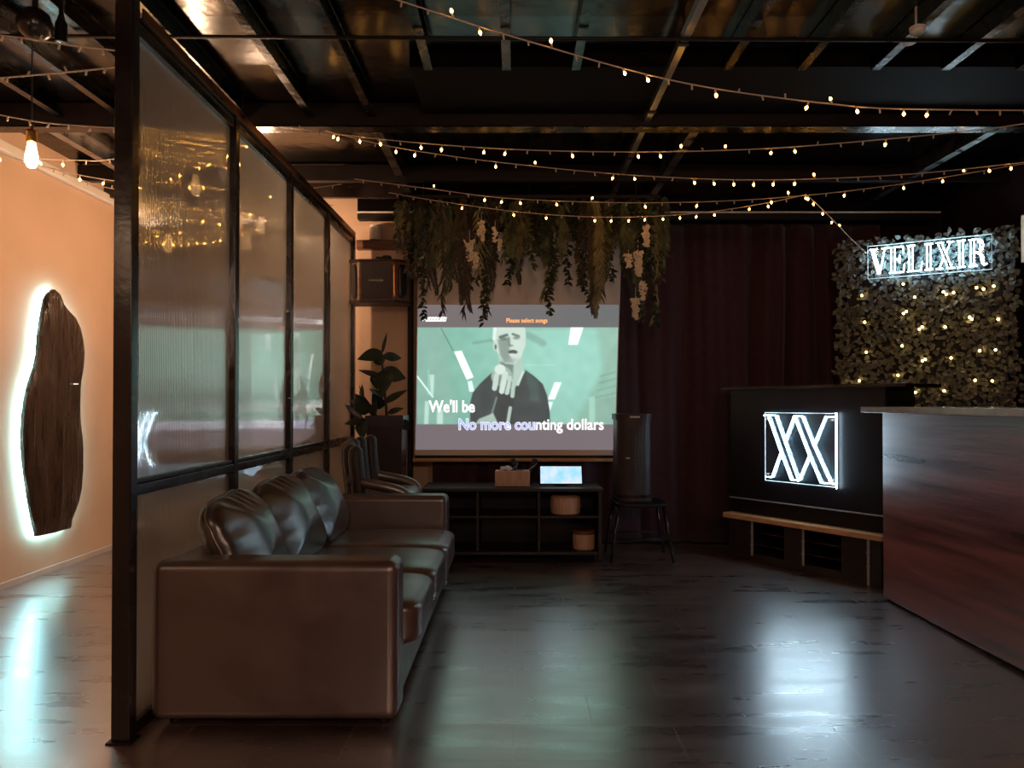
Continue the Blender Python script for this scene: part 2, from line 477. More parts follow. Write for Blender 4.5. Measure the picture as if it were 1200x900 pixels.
struct('ceiling_beam', mb, M['bronze'], 'short dark beam above the wall speaker corner', 'beam')
tag(MB().tube([(XL, 3.36, 2.905 - .012), (XR, 3.36, 2.86)], 0.009, 8).build('ceiling_rod', M['black_steel'], None, smooth=True),
    'thin black rod crossing the ceiling nearest the viewer', 'rod', kind='structure')
r = thing('ceiling_conduit', 'long pale steel conduit running down the ceiling to the hanging greenery', 'conduit', (0.78, 4.0, 2.88))
mb = MB(); mb.box((0.765, 1.5, 2.878), (0.80, 6.05, 2.884)).box((0.765, 1.5, 2.884), (0.769, 6.05, 2.92)).box((0.796, 1.5, 2.884), (0.80, 6.05, 2.90))
mb.build('rail', M['galv_rail'], r)
for y in (2.6, 3.4, 4.2, 5.0, 5.8):
    MB().box((0.757, y, 2.872), (0.808, y + .03, 2.92), .002).build('clamp', M['black_steel'], r)
    MB().tube([(0.782, y + .015, 2.92), (0.782, y + .015, 3.0)], 0.006, 6).build('hanger', M['black_steel'], r)
for (px, py, lab) in ((1078, 37, 'round white smoke detector on the near side of the thin black rod'),
                      (1068, 49, 'round white smoke detector just beyond the thin black ceiling rod')):
    p = at(px, py, 3.32 if py < 40 else 3.46)
    r = thing('smoke_detector', lab, 'smoke detector', (p.x, p.y, p.z))
    MB().lathe((p.x, p.y, p.z), [(0.01, 0), (0.03, .002), (0.034, 0.012), (0.034, 0.02)], 20).build('body', M['white_plas'], r, smooth=True)
    MB().lathe((p.x, p.y, p.z + .02), [(0.036, 0), (0.036, 0.008), (0.012, .01), (0.012, ZC - p.z - .02)], 20).build('base', M['white_plas'], r)

# ------------------------------------------------------------------ partition
PX0, PX1 = -1.428, -1.362
PY = [2.62, 3.58, 4.46, 5.34, 6.19]
r = thing('partition_screen', 'black steel framed partition with ribbed clear panels behind the leather sofa', 'partition', (-1.395, 4.4, 0))
for i, y in enumerate(PY):
    top = 2.98 if i == 0 else 2.64
    po = MB().box((PX0, y - .025, 0), (PX1, y + .025, top), 0.004).build('post', M['bronze'], r, wn=True)
    if i == 0:
        MB().box((PX0 - .004, y - .032, 2.63), (PX1 + .004, y - .0255, 2.98), .002).build('bracket_plate', M['lit_steel'], po)
        for xx in (-1.41, -1.38):
            MB().lathe((xx, y - .033, 2.655), [(0.0015, -.005), (0.006, -.003), (0.006, 0.001)], 10, 'y').build('bolt', M['galv'], po)
        MB().box((PX0 - .012, y - .04, 0), (PX1 + .012, y + .03, 0.008), .002).build('foot_plate', M['black_steel'], po)
    for z in (0.45, 0.99, 1.72, 2.42):
        if i:
            MB().box((PX0 - 0.002 + .004, y - .029, z - .05), (PX0 + .022, y - .0255, z + .05), .001).build('clip', M['copper'], po)
for i in range(4):
    y0, y1 = PY[i] + .026, PY[i + 1] - .026
    MB().box((-1.425, y0, .865), (-1.365, y1, .905), .003).box((-1.42, y0, .905), (-1.37, y1, .925), .003).build('middle_rail', M['bronze'], r, wn=True)
    MB().box((-1.42, y0, .005), (-1.37, y1, .05), .003).build('bottom_rail', M['bronze'], r, wn=True)
    MB().box((-1.42, y0, 2.535), (-1.37, y1, 2.585), .003).build('top_rail', M['bronze'], r, wn=True)
MB().box((-1.425, 2.646, 2.588), (-1.35, 6.15, 2.596), .001).box((-1.425, 2.646, 2.596), (-1.418, 6.15, 2.65), .001).box((-1.357, 2.646, 2.596), (-1.35, 6.15, 2.63), .001).build('top_track', M['lit_steel'], r)
for i in range(4):
    y0, y1 = PY[i] + .02, PY[i + 1] - .02
    for (z0, z1) in ((0.04, .88), (.91, 2.55)):
        mb = MB()
        pitch = 0.011; n = int((y1 - y0) / pitch) * 6
        top, bot, topb, botb = [], [], [], []
        for k in range(n + 1):
            y = y0 + (y1 - y0) * k / n
            x = -1.392 + 0.00055 * math.cos(2 * PI * k / 6)
            xb = -1.402 - 0.0013 * math.cos(2 * PI * k / 6 + 1.1)
            bot.append(Vector((x, y, z0))); top.append(Vector((x, y, z1)))
            botb.append(Vector((xb, y, z0))); topb.append(Vector((xb, y, z1)))
        mb.rings([bot + botb[::-1], top + topb[::-1]])
        mb.bm.normal_update()
        bmesh.ops.split_edges(mb.bm, edges=list({e for f in mb.bm.faces if len(f.verts) > 4 or abs(f.normal.y) > .9 for e in f.edges}))
        o = mb.build('panel', M['ribbed'], r)
        for p in o.data.polygons:
            p.use_smooth = len(p.vertices) == 4 and abs(p.normal.y) < 0.9

# ------------------------------------------------------------------ glowing slab on the left wall
sl = [(64, 339), (70, 344), (74, 355), (81, 364), (88.5, 372), (94, 383), (97, 396), (99, 412), (98, 429), (95, 442), (94, 454), (93.6, 475), (94.6, 495),
      (97, 512), (98, 528), (98, 550), (96.7, 573), (93, 590), (88.5, 602), (85.5, 610), (84, 619), (75, 621), (66, 624), (56, 626), (46, 628), (42, 612), (39, 598), (36, 580),
      (33, 561), (30.5, 542), (29, 524), (29, 505), (29.6, 487), (32, 468), (35, 454), (39, 441), (43, 429), (46, 413), (47, 396), (49, 378), (51.4, 363), (54, 350), (57.6, 343)]
SX = -3.235
yz = []
for (px, py) in sl:
    d = SX * F / (px - CXP); yz.append((d, CAMH - (py - HY) * d / F))
cy = sum(a for a, b in yz) / len(yz); cz = sum(b for a, b in yz) / len(yz)
r = thing('wall_light', 'tall wavy dark wood slab with white light glowing behind it on the tan wall', 'wall light', (XL, cy, 0.1))
mb = MB()
rings = []
for (s, x) in ((1.0, SX - .03), (1.0, SX - .004), (0.985, SX + .004), (0.85, SX + .012), (0.6, SX + .017), (0.3, SX + .019), (.03, SX + .02)):
    ring = []
    for (a, b) in yz:
        q = cy + (a - cy) * s + 0.0; zz = cz + (b - cz) * (s if s > .98 else (0.5 + 0.5 * s))
        rid = 0.016 * math.sin((q - cy) * 38 + 1.3 * math.sin(zz * 3)) if s < .98 else 0
        ring.append(Vector((x + rid, q, zz)))
    rings.append(ring)
mb.rings(rings)
mb.build('slab', M['slabwood'], r, smooth=True)
mb = MB()
lp = [Vector((XL + .022, cy + (a - cy) * .965, cz + (b - cz) * .985)) for a, b in yz]
mb.tube(lp + [lp[0]], 0.006, 6, cap=False)
mb.build('led_strip', M['led'], r, smooth=True)
MB().lathe(((0 and 0) or SX + .03, -SX * F / 520 * 1.0, CAMH + (HY - 450) * (3.235 / 520)), [(0.0005, .014), (.003, .01), (.0035, -.03)], 10, 'x').build('indicator_light', M['w_text'], r, smooth=True)


# ------------------------------------------------------------------ pendants
def pendant(px, py, d, label, lit=True, r0=0.03, group=None):
    p = at(px, py, d)
    r = thing('pendant_lamp', label, 'pendant lamp', (p.x, p.y, p.z), group=group)
    MB().tube([(p.x, p.y, p.z + .135), (p.x, p.y, ZC)], .0035, 6).build('cable', M['cable'], r)
    MB().lathe((p.x, p.y, p.z + .05), [(.019, 0), (.024, .004), (.024, .05), (.02, .06), (.011, .062), (.009, .086)], 16).build('socket', M['brass'], r, smooth=False)
    b = MB().lathe((p.x, p.y, p.z - .075), [(.002, 0), (.018, .006), (.029, .03), (.03, .05), (.022, .09), (.017, .125)], 16).build('bulb', M['bulb_glow'], r, smooth=True)
    pts = [Vector((p.x + .009 * math.cos(t * 2.2), p.y + .009 * math.sin(t * 2.2), p.z - .06 + .1 * t / 9)) for t in range(10)]
    MB().tube(pts, .009, 6).build('filament', M['filament'], b, smooth=True)
    return p


pendant(35, 178, 3.55, 'lit filament bulb pendant with brass socket in front of the tan wall')
pendant(228, 215, 4.45, 'lit filament bulb pendant seen blurred through the first partition panel')
pendant(305, 262, 5.6, 'lit filament bulb pendant seen blurred through the second partition panel')
pendant(164, 247, 4.2, 'lit filament bulb pendant hidden low behind the first partition panel')
pendant(196, 283, 5.0, 'lit filament bulb pendant low in the room behind the partition')
# dark globe and dark spot near the ceiling at far left
p = at(38, 26, 3.0)
r = thing('globe_lamp', 'dark unlit globe lamp hanging in the upper corner left of the partition post', 'lamp', (p.x, p.y, p.z))
MB().lathe((p.x, p.y, p.z), [(.003, -.068), (.03, -.06), (.055, -.04), (.068, 0), (.055, .04), (.03, .06), (.014, .068)], 24).build('globe', M['black_gloss'], r, smooth=True)
MB().tube([(p.x, p.y, p.z + .066), (p.x, p.y, ZC)], .012, 10).build('stem', M['black_steel'], r)
p = at(69, 30, 3.1)
r = thing('spot_lamp', 'small black cylinder spot lamp beside the dark globe lamp', 'lamp', (p.x, p.y, p.z))
MB().lathe((p.x, p.y, p.z - .065), [(.02, 0), (.024, .003), (.024, .08), (.02, .09)], 18).build('housing', M['black_gloss'], r)
MB().lathe((p.x, p.y, p.z + .025), [(.018, 0), (.014, .02), (.010, .03), (.010, ZC - p.z - .025)], 14).build('neck', M['black_gloss'], r)
MB().lathe((p.x, p.y, p.z - .067), [(.003, 0), (.016, .001), (.018, .004)], 14).build('lens', M['bulb_glass'], r)


# ------------------------------------------------------------------ string lights
def catmull(pts, n):
    out = []
    P = [pts[0]] + pts + [pts[-1]]
    for i in range(1, len(P) - 2):
        for k in range(n):
            t = k / n
            a, b, c, d = P[i - 1], P[i], P[i + 1], P[i + 2]
            out.append(0.5 * ((2 * b) + (c - a) * t + (2 * a - 5 * b + 4 * c - d) * t * t + (3 * b - a - 3 * c + d) * t ** 3))
    out.append(pts[-1])
    return out


def string(label, ctrl, step, rng, group, r_b=.0062, lit=0.42, cat='string lights', cr=.0032, bm='bulb'):
    pts = catmull([at(*c) for c in ctrl], 10)
    mid = pts[len(pts) // 2]
    r = thing('string_lights', label, cat, tuple(mid), group=group)
    mb = MB(); mb.tube(pts, cr, 5)
    acc = 0.0; nxt = step * .5
    bulbs = []
    for a, b in zip(pts, pts[1:]):
        L = (b - a).length
        while acc + L >= nxt:
            q = a.lerp(b, (nxt - acc) / L)
            dr = Vector((rng.uniform(-.4, .4), rng.uniform(-.4, .4), -1 if rng.random() < .85 else .8)).normalized()
            mb.tube([q, q + dr * .022], .0042, 5)
            if rng.random() < lit: bulbs.append((q, dr))
            nxt += step
        acc += L
    mb.build('cord', M['cord'], r, smooth=True)
    for (q, dr) in bulbs[:95]:
        rot = Vector((0, 0, 1)).rotation_difference(dr).to_matrix().to_4x4()
        t = MB(); t.lathe((0, 0, 0), [(r_b * .5, 0), (r_b, r_b * .8), (r_b * .95, r_b * 1.7), (r_b * .5, r_b * 2.5), (.0005, r_b * 2.9)], 8)
        bmesh.ops.transform(t.bm, matrix=Matrix.Translation(q + dr * .02) @ rot, verts=t.bm.verts[:])
        t.build('bulb', M[bm], r, smooth=True)
    return pts


rg = random.Random(3)
G = 'warm string lights over the lounge'
string('string of warm bulbs nearest the viewer, swooping from top centre down to the right', [(455, -6, 2.9), (605, 42, 3.0), (800, 95, 3.15), (990, 122, 3.2), (1100, 127, 3.2), (1230, 128, 3.2)], .105, rg, G, lit=.5)
string('string of warm bulbs just under the grey cross beam, highest of four long swags', [(340, 149, 4.2), (465, 164, 4.1), (600, 174, 4.05), (750, 177, 4.0), (900, 173, 3.95), (1050, 161, 3.9), (1165, 149, 3.85), (1230, 139, 3.8)], .12, rg, G)
string('string of warm bulbs from the partition top, second of four long swags', [(380, 152, 4.3), (470, 173, 4.35), (600, 191, 4.4), (750, 205, 4.45), (900, 210, 4.4), (1070, 203, 4.3), (1230, 186, 4.2)], .12, rg, G)
string('string of warm bulbs just above the hanging greenery, third of the four long swags', [(415, 209, 5.0), (500, 220, 5.0), (600, 232, 5.0), (750, 237, 4.95), (900, 232, 4.9), (1050, 216, 4.8), (1230, 186, 4.6)], .12, rg, G)
string('string of warm bulbs running through the hanging greenery, lowest of the four long swags', [(455, 225, 5.25), (520, 236, 5.3), (620, 249, 5.3), (720, 254, 5.25), (820, 249, 5.2), (900, 237, 5.1), (946, 227, 5.0)], .12, rg, G)
string('short string of warm bulbs dropping from a swag to the lettered neon sign', [(947, 228, 5.0), (970, 250, 5.2), (995, 276, 5.45), (1016, 296, 5.62)], .16, rg, G)
G = 'string lights left of the partition'
string('pale unlit looking string sloping down to the partition post below the dark globe', [(-30, 36, 2.9), (20, 42, 2.8), (80, 51, 2.7), (140, 58, 2.62)], .11, rg, G, lit=.0)
string('pale unlit looking string rising to the partition post under the first one', [(-30, 92, 2.95), (40, 86, 2.85), (95, 81, 2.75), (140, 76, 2.66)], .11, rg, G, lit=.0)
string('pale string passing in front of the lit pendant cable', [(-30, 128, 3.4), (40, 141, 3.3), (90, 146, 3.2), (160, 150, 3.1)], .13, rg, G, lit=.0)
string('pale string behind the lit filament bulb level with it', [(30, 184, 4.0), (90, 187, 4.0), (140, 184, 4.0), (300, 150, 4.1)], .13, rg, G, lit=.25)
string('pale string under the lit filament bulb along the cornice', [(-20, 176, 4.3), (20, 186, 4.4), (65, 198, 4.5), (140, 212, 4.6), (300, 225, 4.8), (400, 215, 5.0)], .14, rg, G, lit=.3)
string('lowest pale string crossing the cornice behind the post', [(60, 196, 4.8), (100, 212, 4.9), (140, 222, 5.0), (260, 238, 5.2), (390, 240, 5.5)], .14, rg, G, lit=.3)

# ------------------------------------------------------------------ sofa
def sstep(a, b, x):
    t = max(0.0, min(1.0, (x - a) / (b - a))); return t * t * (3 - 2 * t)


r = thing('sofa', 'dark brown leather three seat sofa with loose back pillows along the partition', 'sofa', (-0.9, 3.75, 0))
A0, A1 = 2.70, 4.80
XB, XF_ = -1.350, -.435
for (y0, y1) in ((A0, A0 + .17), (A1 - .17, A1)):
    MB().box((XB, y0, .03), (XF_, y1, .615), .04, 5).build('armrest', M['leather'], r, wn=True)
MB().box((XB, A0 + .172, .03), (XB + .14, A1 - .172, .60), .03, 4).build('back_frame', M['leather'], r, wn=True)
MB().box((XB + .145, A0 + .175, .04), (-.455, A1 - .175, .235), .02, 3).build('base', M['leather'], r, wn=True)
for (x, y) in ((-1.28, 2.78), (-.5, 2.78), (-1.28, 4.72), (-.5, 4.72)):
    MB().lathe((x, y, 0), [(.02, 0), (.025, .005), (.025, .03)], 12).build('foot', M['black_steel'], r)
L = (A1 - A0 - .35) / 3
for i in range(3):
    y = A0 + .175 + L * (i + .5)
    def df(m):
        m = m.copy()
        m.z *= (1 + .10 * (1 - m.x ** 2) * (1 - m.y ** 2)) if m.z > 0 else 1
        return m
    MB().rbox((-.79, y, .325), (.83, L - .006, .185), 7, 12, deform=df).build('seat_cushion', M['leather'], r, smooth=True)
for i in range(3):
    y = A0 + .175 + L * (i + .5)
    def dw(m, i=i):
        q = m.copy()
        e = max(abs(m.y), abs(m.z))
        q.x *= 1 - .55 * sstep(.1, 1.1, e)
        cn = abs(m.y) * abs(m.z)
        q.y *= 1 + .05 * cn; q.z *= 1 + .06 * cn
        rr = Vector((m.y * 2 + i * 5, m.z * 2.0, i * 3.1))
        w = mnoise.noise(rr * 1.0) * .03
        q.x += w * (1 if m.x > 0 else -.3)
        # gathers under the top seam
        if m.z > .1:
            q.x += .07 * math.sin(m.y * 21 + 5 * m.z + i * 2 + 2 * math.sin(m.y * 5)) * (m.z - .1) ** 2.5 * (1 if m.x > 0 else .6)
        q.z += .05 * math.sin(m.y * 2.5 + i) * max(0, m.z)
        q.z -= .05 * (abs(m.y) ** 4) * max(0, m.z)
        q.x += .05 * math.sin(m.z * 16 + i) * max(0, -m.y - .55) * (1 if m.x > 0 else .5)
        return q
    rot = Matrix.Rotation(math.radians(-26), 4, 'Y') @ Matrix.Rotation(math.radians((4, -3, 2)[i]), 4, 'Z')
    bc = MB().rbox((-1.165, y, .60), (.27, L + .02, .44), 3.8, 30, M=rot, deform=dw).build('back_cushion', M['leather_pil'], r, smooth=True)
    # piping seam around the pillow edge
    pts = []
    for k in range(65):
        ang = 2 * PI * k / 64
        c, sn = math.cos(ang), math.sin(ang)
        n = (abs(c) ** 3.8 + abs(sn) ** 3.8) ** (1 / 3.8)
        v = dw(Vector((0.0, c / n, sn / n)))
        pts.append(Vector((-1.165, y, .60)) + (rot @ Vector((v.x * .135, v.y * (L + .02) / 2, v.z * .22))))
    MB().tube(pts, .007, 6, cap=False).build('piping', M['leather'], bc, smooth=True)

# ------------------------------------------------------------------ channel back lounge chair
r = thing('lounge_chair', 'dark channel back tub chair between the sofa and the tall planter', 'chair', (-.92, 5.13, 0))
MB().box((-1.17, 4.88, .05), (-.72, 5.42, .30), .05, 4).build('base', M['velvet'], r, wn=True)
MB().rbox((-.90, 5.15, .50), (.46, .46, .22), 5, 9).build('seat', M['leather'], r, smooth=True)
bk = None
for k in range(7):
    t = k / 6
    y = 4.90 + .50 * t
    x = -1.16 + .10 * (2 * t - 1) ** 2
    mb = MB()
    mb.tube([(x + .06, y, .28), (x + .02, y, .55), (x - .01, y, .82), (x - .012, y, .885 + .05 * t), (x - .013, y, .905 + .05 * t), (x - .013, y, .915 + .05 * t)],
            [.05, .05, .05, .045, .03, .006], 14)
    o = mb.build('backrest_channel', M['velvet'], r, smooth=True)
for (y, s) in ((4.90, -1), (5.40, 1)):
    pts = [Vector((-1.12, y, .70)), Vector((-1.0, y + s * .01, .665)), Vector((-.9, y + s * .015, .645)), Vector((-.80, y + s * .01, .62)), Vector((-.735, y, .58)), Vector((-.72, y, .5)), Vector((-.72, y, .3))]
    MB().tube(catmull(pts, 5), .036, 12).box((-1.1, y - .03, .25), (-.735, y + .03, .60), .01).build('armrest', M['leather'], r, smooth=False, wn=True)
for (x, y) in ((-1.12, 4.93), (-.77, 4.93), (-1.12, 5.37), (-.77, 5.37)):
    MB().tube([(x, y, .06), (x, y, 0)], [.02, .014], 10).build('leg', M['black_steel'], r)

# ------------------------------------------------------------------ tall planter with rubber plant
PD = 5.82
pc = at(454, 487, PD)
r = thing('potted_plant', 'big leaved rubber plant in a tall dark square planter against the tan wall', 'plant', (pc.x, pc.y, 0))
def sq(h, w): return [Vector((pc.x + sx * w, pc.y + sy * w, h)) for sx, sy in ((-1, -1), (1, -1), (1, 1), (-1, 1))]
MB().rings([sq(0, .115), sq(1.02, .138), sq(1.02, .148), sq(1.10, .148), sq(1.10, .13), sq(1.05, .128)]).build('planter', M['planter'], r)
MB().rings([sq(1.04, .127), sq(1.055, .12)]).build('soil', M['soil'], r)
def lf(bx, by, tx, ty, w, db=0, dt=0, bend=.1, upv=(0, -1, .25)):
    b = at(bx, by, PD + db); t = at(tx, ty, PD + dt)
    MB().leaf(b, t - b, upv, (t - b).length, w, bend, 7, .3).build('leaf', M['leaf_dark'], r, smooth=True)
MB().tube([Vector((pc.x, pc.y, 1.05)), at(452, 470, PD), at(449, 440, PD), at(447, 413, PD), at(449, 402, PD)], [.013, .011, .009, .006, .003], 7).build('stem', M['stem'], r, smooth=True)
MB().tube([Vector((pc.x - .06, pc.y - .03, 1.05)), at(436, 478, PD - .1), at(424, 462, PD - .12), at(421, 452, PD - .12)], [.011, .010, .007, .003], 7).build('stem', M['stem'], r, smooth=True)
lf(448, 413, 453, 389, .03)
lf(448, 414, 419, 420, .11, 0, -.12)
lf(449, 418, 472, 419, .08, 0, .1)
lf(447, 436, 477, 443, .13, 0, .08)
lf(452, 434, 448, 462, .14, -.02, -.2, upv=(0, -1, .6))
lf(448, 442, 420, 433, .05, 0, -.1)
lf(440, 438, 441, 455, .09, .02, -.1)
lf(450, 472, 477, 456, .06, 0, -.05)
lf(449, 466, 434, 456, .06, -.02, -.15)
lf(446, 428, 443, 414, .10, .05, .1)
lf(447, 478, 437, 462, .10, -.06, -.2)
lf(424, 468, 424, 450, .04, -.12, -.12)
lf(426, 478, 410, 468, .07, -.12, -.15)
lf(430, 485, 417, 462, .12, -.1, -.2)
lf(436, 487, 440, 470, .07, -.1, -.18)
lf(428, 492, 404, 496, .07, -.1, -.2)
lf(424, 494, 425, 514, .10, -.12, -.22, upv=(0, -1, .6))
lf(424, 490, 404, 474, .06, -.12, -.15)
lf(455, 484, 472, 478, .05, -.05, -.15)
lf(470, 492, 480, 505, .08, -.1, -.05)

# ------------------------------------------------------------------ speaker on the wall
r = thing('wall_speaker', 'brown boxed karaoke speaker mounted on the tan wall beside the partition', 'speaker', (-1.12, 6.15, 2.02))
def spk(u, v, t): return Vector((u, v, t))
plan = [(-1.345, 5.97), (-1.27, 5.93), (-.99, 5.93), (-.88, 5.99), (-.88, 6.16), (-1.345, 6.16)]
MB().prism(plan, spk, 2.03, 2.34).build('cabinet', M['spk_wood'], r)
MB().prism([(-1.36, 5.955), (-1.27, 5.915), (-.985, 5.915), (-.87, 5.975), (-.87, 6.165), (-1.36, 6.165)], spk, 2.34, 2.362).prism(
    [(-1.36, 5.955), (-1.27, 5.915), (-.985, 5.915), (-.87, 5.975), (-.87, 6.165), (-1.36, 6.165)], spk, 2.008, 2.03).build('cap', M['darkwood'], r)
MB().box((-1.255, 5.922, 2.04), (-1.005, 5.931, 2.33), .003).build('grille', M['grille'], r)
MB().rbox((-.925, 5.955, 2.185), (.075, .05, .27), 5, 6, M=Matrix.Rotation(.5, 4, 'Z')).build('port', M['black_gloss'], r, smooth=True)
MB().tube([(-.982, 5.925, 2.06), (-.985, 5.922, 2.08), (-.985, 5.922, 2.30), (-.98, 5.925, 2.32)], .008, 8).build('port_trim', M['copper'], r, smooth=True)
MB().rbox((-1.315, 5.955, 2.185), (.05, .03, .28), 5, 6, M=Matrix.Rotation(-.45, 4, 'Z')).build('port', M['grille'], r, smooth=True)
mb = MB()
for k in range(7):
    x = -1.19 + .017 * k; h = (.007, .006, .006, .007, .009, .011, .010)[k]
    mb.tube([(x, 5.919, 2.19 - h), (x + .006, 5.919, 2.19 + h), (x + .012, 5.919, 2.19 - h * .6)], .0028, 5)
mb.build('logo', M['white_plas'], r)
MB().box((-1.13, 5.99, 2.362), (-1.02, 6.08, 2.385), .004).box((-1.10, 6.0, 2.385), (-1.03, 6.07, 2.41), .01).box((-1.155, 6.01, 2.385), (-1.10, 6.03, 2.40), .003).build('clamp', M['black_steel'], r)
MB().box((-1.15, 6.165, 2.1), (-1.05, 6.40, 2.25), .004).build('bracket', M['black_steel'], r)

# ------------------------------------------------------------------ curtain
r = thing('curtain', 'long black curtain in soft folds covering the back wall', 'curtain', (1.1, 6.28, 0))
mb = MB()
n = 420; rows = 8
xs0, xs1 = -.72, 3.10
grid = []
for j in range(rows + 1):
    z = .015 + (2.72 - .015) * j / rows
    row = []
    for i in range(n + 1):
        t = i / n; x = xs0 + (xs1 - xs0) * t
        ph = x * 17 + 1.8 * math.sin(x * 2.3) + 1.1 * math.sin(x * 5.1 + .7)
        amp = .042 + .016 * math.sin(x * 3.1 + 1) - .012 * (j / rows)
        w = 1.0 - 2.0 * abs(math.sin(.5 * ph + .12 * math.sin(z * 2 + x * 3))) ** .8 + 0 * math.sin(ph + .25 * math.sin(z * 2 + x * 3)) + .28 * math.sin(2 * ph + 1) + .15 * math.sin(x * 60 + z)
        row.append(Vector((x + .01 * math.sin(z * 1.7 + x * 7), 6.275 + amp * w, z)))
    grid.append(row)
mb.rings(grid, closed=False, cap0=False, cap1=False)
o = mb.build('drape', M['curtain'], r, smooth=True)
so = o.modifiers.new('thick', 'SOLIDIFY'); so.thickness = .004
MB().tube([(xs0, 6.275, 2.725), (xs1, 6.275, 2.725)], .012, 8).build('track', M['black_steel'], r)

# ------------------------------------------------------------------ projection screen
SD = 6.08
r = thing('projection_screen', 'pull down projection screen showing a karaoke video with lyrics', 'projection screen', (0, SD, .72))
TL, TR, BL, BR = at(490.5, 262, SD), at(729.5, 262, SD), at(486, 534, SD), at(721, 534, SD)
def scr(px, py, off=0.0):
    v = (py - 262) / (534 - 262)
    a = TL.lerp(BL, v); b = TR.lerp(BR, v)
    l = 490.5 + (486 - 490.5) * v; rr = 729.5 + (721 - 729.5) * v
    p = a.lerp(b, (px - l) / (rr - l)); p.y -= off
    return p
mb = MB(); mb.rings([[TL, TR, BR, BL], [TL + Vector((0, .004, 0)), TR + Vector((0, .004, 0)), BR + Vector((0, .004, 0)), BL + Vector((0, .004, 0))]])
mb.build('screen_cloth', M['screen'], r)
a, b = at(484, 536.5, SD), at(723, 538.5, SD)
MB().box((a.x, SD - .02, a.z - .032), (b.x, SD + .02, a.z - .002), .008, 3).build('bottom_bar', M['oak'], r, wn=True)
MB().box((BL.x, SD - .006, BL.z - .025), (BR.x, SD + .008, BL.z + .004), .002).build('hem', M['black_gloss'], r)
MB().lathe((TL.x - .06, SD, 2.66), [(.02, 0), (.045, .003), (.045, 1.79), (.02, 1.793)], 16, 'x').build('roller_casing', M['black_steel'], r)
MB().box((TL.x + .1, SD - .01, 2.70), (TL.x + .16, SD + .05, 2.735), .003).box((TR.x - .16, SD - .01, 2.70), (TR.x - .1, SD + .05, 2.735), .003).build('hook', M['black_steel'], r)


# projected picture, rasterised to a fine grid of coloured vertices
def sd_poly(px, py, poly):
    d = 1e9; ins = False; n = len(poly)
    for i in range(n):
        x0, y0 = poly[i]; x1, y1 = poly[(i + 1) % n]
        ex, ey = x1 - x0, y1 - y0; wx, wy = px - x0, py - y0
        t = max(0, min(1, (wx * ex + wy * ey) / (ex * ex + ey * ey + 1e-9)))
        d = min(d, math.hypot(wx - ex * t, wy - ey * t))
        if (y0 > py) != (y1 > py) and px < (x1 - x0) * (py - y0) / (y1 - y0) + x0: ins = not ins
    return -d if ins else d


def sd_ell(px, py, cx, cy, rx, ry):
    k = math.hypot((px - cx) / rx, (py - cy) / ry)
    return (k - 1) * min(rx, ry)


def sd_seg(px, py, x0, y0, x1, y1, w):
    ex, ey = x1 - x0, y1 - y0
    t = max(0, min(1, ((px - x0) * ex + (py - y0) * ey) / (ex * ex + ey * ey + 1e-9)))
    return math.hypot(px - x0 - ex * t, py - y0 - ey * t) - w


